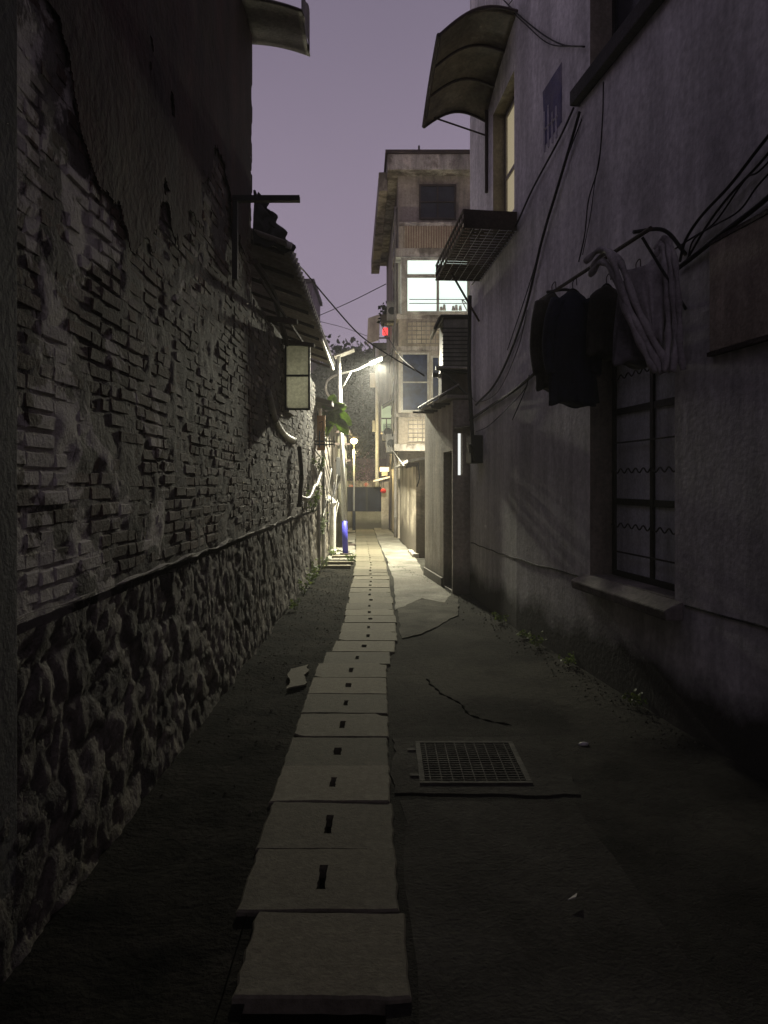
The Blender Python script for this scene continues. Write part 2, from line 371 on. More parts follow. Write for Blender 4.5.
for i in range(1, len(bounds)-1):
    d = (bounds[i]+bounds[i+1])/2; L, Rr = pe(d); t = 0 if i == 1 else (1 if i in (2,3) else (2,3,4)[(i*7) % 3])
    if first[t]: o = protos[t]; first[t] = False
    else: o = protos[t].copy(); COL.objects.link(o)
    jig = .045 if i == 1 else 0
    o.location = ((L+Rr)/2+U(-.012,.012)+jig, d, -.044+U(-.004,.005))
    L2, R2 = pe(d+.4); o.rotation_euler = (U(-.012,.012), U(-.012,.012), -math.atan2((L2-L), .4)*.6+U(-.018,.018) if not 6.4 < d < 7.4 else 0)
    o['category'] = 'paving slab'; o['group'] = 'concrete slabs covering the drain down the lane'
    o['label'] = ('plain concrete slab without a slot, nearest the viewer in the row down the lane' if i == 1 else
        'concrete drain slab with a long dark slot, second from the viewer in the slab row' if i == 2 else
        'concrete slab with a dark centre slot, %s from the viewer in the slab row' % ords[i-1] if i <= 20 else
        'small far slab of the slotted concrete row, lit by the lane lamps beyond the dark stretch')
# grate
gr = thing('drain_grate', 'rusty square iron drain grate set in the concrete patch right of the slab row', 'drain grate', (.49,4.4,.0))
x0,x1,y0,y1 = .19,.79,4.08,4.74
b = MB()
for a, c in (((x0,y0,-.004),(x1,y0+.03,.006)),((x0,y1-.03,-.004),(x1,y1,.006)),((x0,y0+.031,-.004),(x0+.03,y1-.031,.006)),((x1-.03,y0+.031,-.004),(x1,y1-.031,.006))): b.box(a, c)
b.build('rim', 'grate', gr, bevel=.002)
MB().box((x0+.031,y0+.031,-.0025),(x1-.031,y1-.031,-.001)).build('grate_bed', 'channel', gr)
b = MB()
for k in range(17):
    y = y0+.055+k*(y1-y0-.11)/16; b.box((x0+.032,y-.005,-.0005),(x1-.032,y+.005,.0045))
b.build('bars', 'grate', gr)
b = MB()
for k in range(9):
    x = x0+.06+k*(x1-x0-.12)/8; b.box((x-.003,y0+.034,-.0005),(x+.003,y1-.034,.0035))
b.build('cross_bars', 'grate', gr)
for yy in (4.2,4.6): MB().box((x0-.05,yy-.015,-.002),(x0-.001,yy+.015,.005)).build('hinge_lug', 'grate', gr)
for pts in ([(.35,6.3),(.42,5.9),(.55,5.6),(.62,5.3),(.85,5.12)],):
    b = MB(); sp_ = spline([(x_,y_,0) for x_,y_ in pts], 10)
    for p in sp_: p.x += noise.noise(p*9)*.03; p.z = gz(p.x,p.y,.0 if p.y < 5.1 else .012)-.0135
    struct(b.tube(sp_, [.008+.005*math.sin(i*1.7) for i in range(len(sp_))], 5).build('lane_crack','channel'))
# litter
b = MB()
for i in range(2600):
    d = 19-abs(random.gauss(0,1))*6.5
    if d < 3.5: continue
    if d > 19: continue
    L, Rr = pe(d); x = U(-1.2, L-.03)
    s = U(.004,.013)
    c = Vector((x, d, gz(x+9,d,.03)-.008)); a = Vector((U(-1,1),U(-1,1),0)).normalized()*s; e = Vector((-a.y,a.x,0))*U(.4,1)
    b.add([c-a,c+e,c+a,c-e,c+Vector((0,0,s*U(.4,1.1)))], [(0,1,4),(1,2,4),(2,3,4),(3,0,4)])
tag(b.build('gravel', 'litter', origin=(0,0,0)), 'loose gravel and dead leaves on the black soil strip left of the slabs', 'gravel', kind='stuff')
b = MB()
for i in range(800):
    d = U(4.6,16); x = rx(d)-abs(random.gauss(0,.16))-.03 if d < 11 else 3.9-.247*d-abs(random.gauss(0,.1))
    s = U(.004,.014); c = Vector((x,d,.0)); a = Vector((U(-1,1),U(-1,1),0)).normalized()*s; e = Vector((-a.y,a.x,0))*U(.4,1)
    b.add([c-a,c+e,c+a,c-e,c+Vector((0,0,s))], [(0,1,4),(1,2,4),(2,3,4),(3,0,4)])
tag(b.build('debris', 'litter', origin=(0,0,0)), 'fine rubble crumbs gathered along the foot of the mauve wall', 'debris', kind='stuff')
tag(MB().rings([[(1.22+math.cos(a)*r*.035+h*.3, 4.72+math.sin(a)*r*.016, -.012+h*.7) for a in [k*.785 for k in range(8)]] for r,h in ((1,.0),(.8,.018),(.35,.024))]).build('paper_scrap','white',smooth=True), 'crumpled pale scrap lying on the lane right of the drain grate', 'litter')
tag(MB().prism([at(568,903,1232/421.)+Vector((0,0,.01)), at(577,897,1232/415.)+Vector((0,0,.012)), at(576,902,1232/420.)+Vector((0,0,.016))], (0,0,.004)).build('paper_scrap','tileend'), 'tiny pale chip on the dark lane nearest the viewer', 'litter')
tag(blob([(-.80,6.55),(-.66,6.7),(-.62,6.1),(-.74,5.9)], .0, 'broken_slab', 'slabcon', .012), 'broken piece of concrete lying in the soil left of the slab row', 'concrete chunk')

# ------------------------------------------------------------------ LEFT: tall brick house
LX = -1.28
def brick_face(mb, d0, d1, z0, z1, miss=.02, top=None, x=LX, rough=1.):
    bl, bh, j = .235, .058, .012
    row = 0; z = z0
    while z < z1-bh:
        d = d0-(row % 2)*bl*.5; 
        while d < d1:
            ln = bl if random.random() < .5 else bl*.47
            a, c = max(d, d0), min(d+ln, d1)
            if c-a > .04 and random.random() > miss and (top is None or z < top(d)):
                pr = U(-.004,.006)*rough + max(0, noise.noise(Vector((d*1.3, z*1.7, 2))))*.008
                if noise.noise(Vector((d*.9, z*1.4, 9))) > .38: pr -= .006
                q = lambda: U(-.005,.005)*rough; z_ = z; z = z_+noise.noise(Vector((d*1.1,z_*2,6)))*.03+noise.noise(Vector((d*5,z_*5,6)))*.012
                xf = x+pr; xb = x-.05; i = .006
                b4 = [(xb,a+q(),z+q()),(xb,c+q(),z+q()),(xb,c+q(),z+bh+q()),(xb,a+q(),z+bh+q())]
                m4 = [(xf-.008,a+q(),z+q()),(xf-.008,c+q(),z+q()),(xf-.008,c+q(),z+bh+q()),(xf-.008,a+q(),z+bh+q())]
                f4 = [(xf+q(),a+i,z+i),(xf+q(),c-i,z+i),(xf+q(),c-i,z+bh-i),(xf+q(),a+i,z+bh-i)]
                mb.add(b4+m4+f4, [(0,1,5,4),(1,2,6,5),(2,3,7,6),(3,0,4,7),(4,5,9,8),(5,6,10,9),(6,7,11,10),(7,4,8,11),(8,9,10,11)])
                z = z_
            d += ln+j
        z += bh+j; row += 1
def mortar_sheet(parent, d0, d1, z0, z1, res=.035):
    b = MB()
    b.grid(lambda u,v: (LX-.002+.6*noise.noise(Vector(((d0+(d1-d0)*u)*2.2,(z0+(z1-z0)*v)*2.6,3)))*.018+noise.noise(Vector(((d0+(d1-d0)*u)*8,(z0+(z1-z0)*v)*9,7)))*.012, d0+(d1-d0)*u, z0+(z1-z0)*v), int((d1-d0)/res), int((z1-z0)/res))
    b.build('mortar_face', 'mortar' if d0 < 5 else 'mortar_far', parent, smooth=True)
TONE = []
def put_tone(o):
    a = o.data.color_attributes.new('tone','FLOAT_COLOR','POINT')
    for k, t in enumerate(TONE): a.data[k].color = (t,t*.98,t*.95,1)
    TONE.clear()
def rubble(mb, d0, d1, z1, res=.022):
    nu, nv = int((d1-d0)/res), int(z1/res)
    def fn(u, v):
        d = d0+(d1-d0)*u; z = z1*v-.05
        w = Vector((d*3.9+noise.noise(Vector((d*4,z*4,0)))*.6, z*5.0+noise.noise(Vector((d*4,z*4,5)))*.6, 0))
        ds_, ps = noise.voronoi(w); e = min(ds_[1]-ds_[0], .45)
        tn_ = .35+.75*abs(math.sin(ps[0].x*12.9+ps[0].y*78.2)); tn_ = tn_*min(1,.62+e*4)*(1+.5*noise.noise(Vector((d*7,z*7,1)))); TONE.append(tn_)
        h = (1-math.exp(-e*16))*.017 + noise.noise(ps[0]*3.3)*.014 + (w-ps[0]).x*noise.noise(ps[0]*5)*.04 + (w-ps[0]).y*noise.noise(ps[0]*7)*.03 + noise.noise(Vector((d*9,z*9,2)))*.012 + noise.noise(Vector((d*26,z*26,2)))*.008
        return (LX+.0+h+.05*(1-v), d, z)
    mb.grid(fn, nu, nv)
th = thing('brick_house', 'tall near brick house with flaking dark plaster and rubble stone base, filling the left side', 'house', (-3.5,2.5,0))
ZT = 6.5
MB().box((-7,-6,-.1),(LX-.045,7.36,ZT)).build('wall_core', 'mortar', th)
b = MB(); brick_face(b, 2.62, 7.4, 1.16, 6.45, .03); b.build('brick_wall', 'brick', th); mortar_sheet(th, 2.6, 7.4, 1.1, 6.47)
b = MB(); rubble(b, 2.0, 7.4, 1.12); put_tone(b.build('stone_base', 'stone', th, smooth=True))
# end wall bricks of the corner (turned bricks seen as quoin)
b = MB()
for k in range(100):
    z = 1.16+k*.07
    if z > 6.4: break
    b.box((LX-.12-U(0,.01)-(k%2)*.1, 7.3, z), (LX+U(-.005,.008), 7.41+U(-.006,.004), z+.058))
b.build('corner_bricks', 'brick', th)
MB().box((-7,-6,-.1),(LX+.045,2.6,ZT)).build('pilaster', 'pilaster', th, bevel=.01)
b = MB().box((LX+.05,2.35,1.15),(LX+.06,2.602,6)); 
# ragged plaster coat on the upper wall
def cov(d, z):
    v = noise.noise(Vector((d*.8, z*.8, 4)))*.9+noise.noise(Vector((d*3.5, z*3.5, 1)))*.35+noise.noise(Vector((d*11, z*11, 1)))*.12
    base = (z-2.9-(d-3.6)*.36)*.9 - max(0,(3.35-d))*1.5 - max(0,(d-6.9))*1.2
    return v+base > .05
b = MB(); n1, n2 = 320, 340
b.grid(lambda u,v: (LX+.020+noise.noise(Vector((u*9,v*9,0)))*.010, 2.65+4.7*u, 2.2+4.25*v), n1, n2, keep=lambda u,v: cov(2.65+4.7*u, 2.2+4.25*v))
b.build('plaster_coat', 'plaster_red', th, solid=.006)
def ledge(mb, d0, d1):
    def fn(u, v):
        d = d0+(d1-d0)*u; a = v*math.pi
        r = .014+noise.noise(Vector((d*4,v*3,0)))*.013
        r *= min(1,max(.1,.5+2.2*noise.noise(Vector((d*1.9,0,33)))))
        return (LX+.02+math.sin(a)*r*1.5, d, 1.12+noise.noise(Vector((d*2,0,3)))*.03-math.cos(a)*r)
    mb.grid(fn, int((d1-d0)/.03), 8)
b = MB(); ledge(b, 2.62, 7.4); b.build('ledge', 'ledge', th, smooth=True)
# canopy at the top, bracket bar
b = MB(); P = lambda px,py,d: at(px,py,d)
b.grid(lambda u,v: Vector((LX+.0+.56*u, 6.75+.75*v+.0*u, 5.86-.10*u*u+.05*math.sin(v*9)*.3-.02*u)), 10, 12)
b.build('awning', 'tin', th, solid=.012, smooth=True)
b = MB(); b.grid(lambda u,v: Vector((LX+.56+.01*math.sin(v*11), 6.75+.75*v, 5.74-.02*math.sin(v*17)+.32*u)), 3, 24); b.build('awning_flap', 'tin', th, solid=.01)
MB().box((LX-.02,6.37,3.93),(-.70,6.43,3.975)).build('bracket_bar', 'black', th)
MB().box((LX+.02,6.375,3.28),(LX+.065,6.42,3.93)).build('bracket_post', 'black', th)
# ------------------------------------------------------------------ LEFT: low house with cement-sheet roof
lh = thing('low_house', 'low brick house with corrugated cement roof and an open casement, beyond the tall brick house', 'house', (-3.0,11,0))
MB().box((-6,7.43,-.1),(LX-.045,14.3,3.40)).build('wall_core', 'mortar', lh)
b = MB(); brick_face(b, 7.44, 14.3, 1.16, 3.45, .03, rough=1.4); b.build('brick_wall', 'brick_far', lh); mortar_sheet(lh, 7.42, 14.3, 1.1, 3.42, .05)
b = MB(); rubble(b, 7.41, 14.3, 1.12, .028); put_tone(b.build('stone_base', 'stone', lh, smooth=True))
b = MB(); ledge(b, 7.42, 14.2); b.build('ledge', 'ledge', lh, smooth=True)
rf = MB(); 
def rfn(u, v):
    y = 7.42+(14.15-7.42)*v; x = -.94-(4.1)*u
    return (x, y, 3.91-.024*(y-7.42)+(-.94-x)*.36+.018*math.sin(y*2*math.pi/.16))
rf.grid(rfn, 6, 336); rfo = rf.build('roof', 'asbestos', lh, solid=.012, smooth=True)
for k in range(9):
    y = 7.55+k*.81; MB().obox((-.98,y,3.83-.024*(y-7.42)), (-1.2,0,.432), (0,.03,0), (0,0,.04)).build('rafter', 'rust', rfo)
for k in range(42):
    y = 7.50+k*.16; r = .034; z = -.024*(y-7.42)
    MB().tube([(-.95,y,3.915+z),(-.90,y,3.90+z)], r, 8).build('tile_end', 'tileend', rfo)
MB().obox((-.95,11.6,3.72),(.03,0,0),(0,2.55,-.06),(0,0,.045)).build('fascia_strip', 'white', rfo)
# loose rafters, twisted planks under the eave
b = MB(); b.tube(spline([(-1.26,7.5,3.75),(-1.18,8.2,3.62),(-1.2,9.0,3.45),(-1.2,9.5,3.3)]), .035, 6)
b.tube(spline([(-1.22,7.6,3.6),(-1.1,8.8,3.45),(-1.05,10.4,3.42)]), .018, 6)
b.obox((-1.3,8.4,3.36),(.34,.1,-.02),(0,.05,0),(0,0,.06)); b.obox((-1.3,9.6,3.34),(.42,.1,-.04),(0,.05,0),(0,0,.05))
b.build('loose_timber', 'rust', lh)
cw = MB(); X0,X1,Z0,Z1,D = -1.27,-.945,2.52,3.37,9.85
for a, c in (((X0,D,Z0),(X0+.02,D+.03,Z1)),((X1-.025,D,Z0),(X1,D+.03,Z1)),((X0+.021,D,Z0),(X1-.026,D+.03,Z0+.025)),((X0+.021,D,Z1-.025),(X1-.026,D+.03,Z1)),((X0+.021,D,2.95),(X1-.026,D+.03,2.975))): cw.box(a, c)
wn = MB().box((X0+.021,D+.010,Z0+.026),(X1-.026,D+.018,2.949)).box((X0+.021,D+.010,2.976),(X1-.026,D+.018,Z1-.026)).build('open_window', 'frost', lh)
cw.build('frame', 'black', wn)
MB().box((LX-.03,9.9,2.5),(LX+.06,10.6,2.58)).build('window_sill', 'ledge', lh)
MB().box((LX+.035,9.95,2.6),(LX+.05,10.6,3.35)).build('window_opening', 'door', lh)
# tarp at the roof's near end
tp = MB(); tp.grid(lambda u,v: Vector((LX+.02+(.08+.32*v+.03*math.sin(v*23))*u, 7.44+.03*math.sin(u*9+v*7)+.12*u, 4.42-.52*v-.05*u+.02*math.sin(u*15))), 14, 24)
tag(tp.build('tarp', 'tarp', solid=.008, smooth=True), 'ragged black tarpaulin hung over the near end of the cement roof', 'tarp')
# ------------------------------------------------------------------ LEFT: further plastered house and clutter
fh = thing('rear_house', 'lamplit rough stone and plaster house behind the first street lamp, left side', 'house', (-3,20,0))
MB().box((-6,14.33,-.1),(LX-.03,24.0,3.1)).build('wall_core', 'mortar_far', fh)
b = MB(); rubble(b, 14.32, 24.0, 1.5, .04); put_tone(b.build('stone_base', 'stone', fh, smooth=True))
MB().prism([(-.98,14.5,3.05),(-6,14.5,4.3),(-6,14.5,4.38),(-.98,14.5,3.13)], (0,9.6,0)).build('roof', 'rust', fh)
MB().box((LX+.03,14.36,2.19),(LX+.18,14.42,2.84)).build('orange_panel', 'orange', fh)
b = MB()
for p in ([(LX+.07,14.35,2.7),(LX+.14,14.35,2.72),(LX+.13,14.35,2.55),(LX+.07,14.35,2.48),(LX+.08,14.35,2.33),(LX+.15,14.35,2.36)],): b.tube(spline(p), .006, 5)
b.build('scrawl', 'rust', fh)
# pipes
def elbow(pts, r, label, m='offwhite'):
    t = thing('drain_pipe', label, 'drain pipe', (pts[-1][0], pts[-1][1], min(p[2] for p in pts)))
    sp = spline(pts, 10); MB().tube(sp, r, 12).build('pipe', m, t, smooth=True)
    for i in (0, len(sp)//2, len(sp)-2):
        MB().tube([sp[i], sp[i]+(sp[i+1]-sp[i]).normalized()*.05], r*1.18, 12).build('collar', m, t, smooth=True)
    return t
elbow([at(266,391,8.35),at(269,398,8.45),at(272,411,8.7),at(277,425,9.15),at(285,436,9.95),at(294,441,10.8)], .045, 'curved grey waste pipe leaving the brick wall below the open casement')
elbow([(-1.2,10.9,2.1),(-1.17,10.9,1.7),(-1.2,10.92,1.25)], .03, 'thin dark downpipe on the brick wall under the curved waste pipe', 'rust')
elbow([(-1.2,11.0,1.38),(-1.1,11.3,1.36),(-1.08,11.9,1.52),(-1.1,12.6,1.55),(-1.1,13.4,1.75)], .03, 'pale bent pipe running along the stone ledge of the low house')
elbow([(-1.27,16.9,1.20),(-1.2,16.9,1.22),(-1.14,16.9,1.16),(-1.13,16.9,1.0),(-1.13,16.9,.02)], .07, 'bright white elbowed downpipe standing beside the blue-footed lamp post', 'white')
elbow([(-1.22,14.6,3.0),(-1.16,14.6,2.2),(-1.15,14.62,1.2),(-1.15,14.62,.02)], .035, 'white downpipe from roof to ground on the lamplit rubble wall', 'white')
elbow([(-1.22,13.2,1.9),(-1.14,13.25,1.5),(-1.12,13.3,.02)], .028, 'grey downpipe among weeds at the low house corner', 'offwhite')
for i in range(9):
    d = U(13.2,16.8); z = U(1.9,2.6)
    cable([(-1.2,d,z),(-1.12+U(-.04,.06),d+.4,z-U(.3,.9)),(-1.13,d+U(.8,1.6),U(.7,1.6)),(-1.05,d+U(1.6,2.2),U(1.1,1.9))], U(.006,.012), 'loose cable drooping across the lamplit rubble wall', 'greycable' if i % 2 else 'cable', group='loose cables on the lamplit left wall')
# concrete utility poles
up = thing('utility_pole', 'mottled concrete utility pole behind the blue-footed lamp post', 'utility pole', (-1.03,18.9,0))
MB().tube([(-1.03,18.9,-.1),(-1.03,18.9,2.95)], .13, 16, .115).build('shaft', 'concpole', up, smooth=True)
for z in (2.1,2.5,2.8): MB().box((-1.2,18.72,z),(-.82,18.77,z+.05)).build('crossarm', 'rust', up)
MB().box((-1.16,18.66,1.75),(-.94,18.775,2.2)).build('junction_box', 'black', up, bevel=.01)
rk = thing('iron_rack', 'black iron rack with uprights fixed to the lamplit wall under the big leaves', 'rack', (-1.1,14.2,2.2))
b = MB()
for z in (2.28,2.34): b.box((-1.27,14.2,z),(-.9,14.24,z+.025))
b.build('rail', 'black', rk)
for k in range(4): MB().box((-1.2+k*.09,14.19,2.24),(-1.18+k*.09,14.25,2.24+U(.2,.32))).build('upright', 'black', rk)
for i,(y,x0,x1,lab) in enumerate(((14.3,-1.15,-.62,'near one of two stepping planks on the soil by the slab row'),(15.0,-1.12,-.6,'far one of two stepping planks on the soil by the slab row'),(16.2,-1.1,-.62,'grey plank on the soil just before the lamp post foot'),(19.3,-1.0,-.72,'dark board lying on the lane behind the lamp post'))):
    tag(MB().obox((x0,y,.0),(x1-x0,.03,0),(0,.16,0),(0,0,.045)).build('plank','slabcon' if i!=3 else 'rust',bevel=.005), lab, 'plank')

# ------------------------------------------------------------------ plants
def weed(p, h, n, label, group='weeds along the foot of the walls', m='leafg', spread=.12, ls=.05):
    t = thing('weed', label, 'weed', p, group); p = Vector(p)
    b = MB(); c = MB()
    for i in range(n):
        a = U(0,6.28); q = p+Vector((math.cos(a),math.sin(a),0))*U(0,spread)*.3; e = p+Vector((math.cos(a)*spread*U(.4,1),math.sin(a)*spread*U(.4,1),h*U(.5,1)))
        pts = [q, q.lerp(e,.5)+Vector((0,0,h*.15)), e]; b.tube(pts, .002, 3, .001)
        for k in range(5):
            s = q.lerp(e, U(.3,1)); c.leaf(s, ls*U(.6,1.3), Vector((U(-.6,.6),U(-.9,.2),U(.2,1))).normalized())
    b.build('stems', m, t); c.build('leaves', m, t); return t
wl = [((-.66,15.2,0),.22,16,'bright green weed beside the blue foot of the lamp post'),((-1.12,12.0,0),.3,16,'leafy weed climbing the rubble base near the lit stretch'),
 ((-1.15,12.9,0),.34,14,'weed tuft under the grey downpipe at the low house corner'),((-1.15,11.0,0),.22,12,'low weed at the rubble base below the pale bent pipe'),
 ((-1.1,14.0,.0),.3,14,'weed in front of the white roof-high downpipe'),((-1.12,16.7,0),.2,10,'small weed at the foot of the white elbowed downpipe'),
 ((-1.1,9.6,0),.16,10,'dim weed on the soil strip below the open casement')]
for w in wl: weed(*w)
for d, lab in ((6.75,'nearest weed at the mauve wall foot, in the dark'),(7.5,'tuft of wall-foot weeds between two thinner ones, right side'),(7.9,'weed clump at the mauve wall foot just past the window'),(8.8,'small weed at the mauve wall foot before the black door'),(5.5,'tiny weed sprig on the lane under the mauve wall window')):
    weed((rx(d)-.07,d,0), U(.08,.15), 12, lab, ls=.035)
for (p,h,lab,n) in (((-1.17,12.6,1.1),.5,'creeper leaves hanging on the ledge of the low house',30),((-1.17,13.6,1.7),.45,'straggly creeper under the iron rack',34),((-1.2,14.4,.5),.6,'moss green creeper low on the lamplit rubble wall',40)):
    weed(p, h, n, lab, 'creepers on the left wall', spread=.16, ls=.045)
bp = thing('broadleaf_plant', 'broad-leaved green plant sprouting over the lamplit wall beside the lamp post', 'plant', (-1.15,15.2,2.3))
b = MB(); b.tube(spline([(-1.15,15.2,2.3),(-1.1,15.2,2.7),(-1.0,15.2,3.0)]), .012, 5); b.tube(spline([(-1.15,15.2,2.5),(-1.0,15.1,2.8)]), .008, 5); b.build('stem', 'leafg', bp)
for (x,z,a,l) in ((-1.05,3.05,.3,.34),(-.98,2.98,-.5,.4),(-1.08,3.1,1.2,.3),(-1.02,3.02,2.4,.3),(-.95,2.85,-.8,.36),(-1.1,2.9,3.0,.28),(-1.0,3.0,.9,.28),(-1.08,2.8,-1.9,.26)) + tuple((U(-1.2,-.92),U(2.7,3.15),U(-1.,4.),U(.12,.24)) for _ in range(22)):
    c = MB(); dirv = Vector((math.cos(a),U(-.4,.2),math.sin(a))).normalized(); sd = dirv.cross(Vector((0,1,.3))).normalized()
    c.grid(lambda u,v: Vector((x,15.2,z))+dirv*l*u+sd*(v-.5)*l*.62*math.sin(math.pi*min(1,u*.95+.05))**.7+Vector((0,.05*abs(v-.5),-.16*l*u*u)), 8, 4)
    c.build('leaf', 'leafg', bp, solid=.003, smooth=True)

# ------------------------------------------------------------------ street lamps
lp = thing('street_lamp', 'solar street lamp with curved arm, white pole and blue painted foot', 'street lamp', (-.85,17.0,0))
x,y = -.85,17.0
MB().tube([(x,y,0),(x-.15,y,4.42)], .058, 16, .040).build('pole', 'pole', lp, smooth=True)
MB().tube([(x,y,.03),(x-.025,y,.74)], .063, 16, .060).build('blue_sleeve', 'blue', lp, smooth=True)
MB().tube([(x,y,-.02),(x,y,.03)], .12, 12).build('base_plate', 'rust', lp)
MB().obox((x-.24,y-.2,4.34),(.44,.03,.17),(0,.42,0),(-.012,0,.03)).build('solar_panel', 'ac', lp, bevel=.004)
arm = [(x-.10,y,3.30),(x-.26,y,3.38),(x-.41,y,3.58),(x-.42,y,3.78),(x-.30,y,3.92),(x-.06,y,4.00),(x+.24,y,4.08),(x+.56,y,4.24)]
MB().tube(spline(arm), .024, 8).build('arm', 'pole', lp, smooth=True)
MB().tube([(x-.10,y,3.62),(x+.12,y,4.03)], .014, 6).build('brace', 'pole', lp, smooth=True)
hx,hz = x+.52, 4.22
hd = MB().obox((hx,y-.11,hz),(.30,0,.13),(0,.22,0),(-.02,0,.05)).build('lamp_head', 'pole', lp, bevel=.012)
MB().obox((hx+.03,y-.095,hz-.010),(.25,0,.112),(0,.19,0),(.004,0,-.012)).build('light_panel', 'lamp1', hd)
l2 = thing('street_lamp', 'slim far street lamp with a small warm globe and dark foot', 'street lamp', (-1.0,25.6,0))
MB().tube([(-1.0,25.6,0),(-1.0,25.6,2.9)], .032, 12, .028).build('pole', 'pole', l2, smooth=True)
MB().tube([(-1.0,25.6,.0),(-1.0,25.6,.65)], .055, 12).build('foot_sleeve', 'gate', l2, smooth=True)
MB().rings([[(-1.0+math.cos(a)*r, 25.6+math.sin(a)*r, 2.88+h) for a in [k*math.pi/8 for k in range(16)]] for r,h in ((.05,0),(.10,.04),(.12,.09),(.10,.14),(.04,.17))]).build('globe', 'lamp2', l2, smooth=True)
MB().tube([(-1.0,25.6,3.09),(-1.0,25.6,3.12)], .17, 12, .05).build('cap', 'rust', l2)
def light(name, loc, power, color, size=.1, kind='POINT'):
    L = bpy.data.lights.new(name, kind); L.energy = power; L.color = color
    if kind == 'POINT': L.shadow_soft_size = size
    o = bpy.data.objects.new(name, L); COL.objects.link(o); o.location = loc; return o
light('lamp_light', (hx+.2,y-.02,hz-.07), 230, (1.,.955,.74), .12)
a = light('lamp_panel_light', (hx+.19,y,hz+.0), 1200, (1.,.955,.74), kind='AREA'); a.data.shape = 'RECTANGLE'; a.data.size = .3; a.data.size_y = .19; a.location.z = hz-.02; a.rotation_euler = (0, R(8), 0); 
light('far_lamp_light', (-1.0,25.6,2.70), 210, (1.,.80,.36))

# ------------------------------------------------------------------ RIGHT house
rh = thing('right_house', 'tall mauve rendered house filling the right side, with barred window and stained foot', 'house', (4,4,0))
dA, dB, dC = -6.0, 8.4, 11.05
PA, PB, PC = (rx(dA),dA), (rx(dB),dB), (rx(dC),dC)
LA = (Vector(PB)-Vector(PA)).length; t1 = (Vector(PB)-Vector(PA))/LA
def sA(d): return (d-dA)/t1.y
t2 = (Vector(PC)-Vector(PB)); L2_ = t2.length; t2 /= L2_
def sB(d): return (d-dB)/t2.y
n1v, n2v = rn(5), rn(9)
wm = MB(); RV = []
holed_wall(wm, PA, PB, -.1, 9.6, [(sA(5.09),sA(6.45),.82,2.75),(sA(5.2),sA(6.45),5.05,6.6)], .24, RV, n1v)
holed_wall(wm, PB, PC, -.1, 9.6, [(sB(8.5),sB(9.55),4.62,6.15)], .22, RV, n2v)
wm.add([(*PC,-.1),(*PC,9.6),(8,dC,9.6),(8,dC,-.1)], [(0,1,2,3)])
wm.add([(*PA,9.6),(*PB,9.6),(*PC,9.6),(8,dC,9.6),(8,dA,9.6)], [(0,1,2,3,4)])
wm.add([(*PA,-.1),(*PA,9.6),(8,dA,9.6),(8,dA,-.1)], [(0,1,2,3)])
wm.add([(8,dA,-.1),(8,dA,9.6),(8,dC,9.6),(8,dC,-.1)], [(0,1,2,3)])
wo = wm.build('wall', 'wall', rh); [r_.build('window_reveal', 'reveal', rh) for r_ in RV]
def wplane(d0, d1, z0, z1, off, th_, mb):   # box lying along the wall plane
    p = rp(d0, z0, off); q = rp(d1, z0, off); n = rn((d0+d1)/2)
    mb.obox(p, q-p, -n*th_ if th_ > 0 else n*-th_, Vector((0,0,z1-z0))); return mb
# crack / groove line
b = MB()
d = 4.0
pts = []
while d < 11.0:
    pts.append(rp(d, .845-.012*(d-4)+noise.noise(Vector((d*2,0,0)))*.02-.03, .002)); d += .12
for seg in ([p for p in pts if p.y < 5.0], [p for p in pts if p.y > 6.55]): b.tube(seg, .007, 5)
b.build('wall_crack', 'darkband', rh)
# near window
def window(parent, name, d0, d1, z0, z1, off, cols, rows, fm, pane, fw=.05, transom=None):
    w = MB()
    wplane(d0, d1, z0, z0+fw, off, .05, w); wplane(d0, d1, z1-fw, z1, off, .05, w)
    e = .001
    wplane(d0, d0+fw, z0+fw+e, z1-fw-e, off, .05, w); wplane(d1-fw, d1, z0+fw+e, z1-fw-e, off, .05, w)
    for c in cols: wplane(c-fw/2, c+fw/2, z0+fw+e, z1-fw-e, off, .045, w)
    for r_ in rows: wplane(d0+fw+e, d1-fw-e, r_-fw*.55, r_+fw*.55, off-.004, .035, w)
    fo = w.build(name, fm, parent)
    g = MB(); wplane(d0+fw*.8, d1-fw*.8, z0+fw*.8, z1-fw*.8, off-.02, .006, g); g.build('pane', pane, fo)
    return fo
w1 = window(rh, 'barred_window', 5.10, 6.44, .825, 2.745, -.19, (5.77,), (2.18,1.44), 'black', 'curtained', .046)
b = MB()
for z in (1.92,1.03): wplane(5.17, 6.38, z-.006, z+.006, -.165, .012, b)
for z in (1.69,1.25,2.45):
    pts = [rp(5.17+(6.38-5.17)*k/80, z+.018*math.sin(k*.75), -.16) for k in range(81)]; b.tube(pts, .006, 5)
b.build('bars', 'black', w1)
cb = MB(); cb.grid(lambda u,v: rp(4.8+2.2*u, .8+2.0*v, -.27+.026*math.sin(u*58)+.006*math.sin(u*131+v*2)), 160, 6)
cb.build('curtain', 'curtain', w1, smooth=True)
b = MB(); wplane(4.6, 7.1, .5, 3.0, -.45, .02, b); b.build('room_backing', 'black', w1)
sl = MB(); n = rn(5)
sl.prism([rp(4.98,.70,-.002), rp(4.98,.70,.12), rp(4.98,.77,.13), rp(4.98,.825,-.002)], rp(6.56,.70,0)-rp(4.98,.70,0)); sl.build('window_sill', 'sill', rh, bevel=.012)
sl = MB(); wplane(5.1, 6.44, .80, .824, -.24, -.235, sl); sl.build('sill_top', 'sill', rh)
# upper near window (mostly above the frame)
w2 = window(rh, 'upper_window', 5.21, 6.44, 5.06, 6.59, -.19, (5.82,), (), 'black', 'darkglass', .05)
b = MB(); wplane(3.2, 6.70, 4.86, 4.99, .08, .082, b); b.build('floor_ledge', 'darkband', rh, bevel=.01)
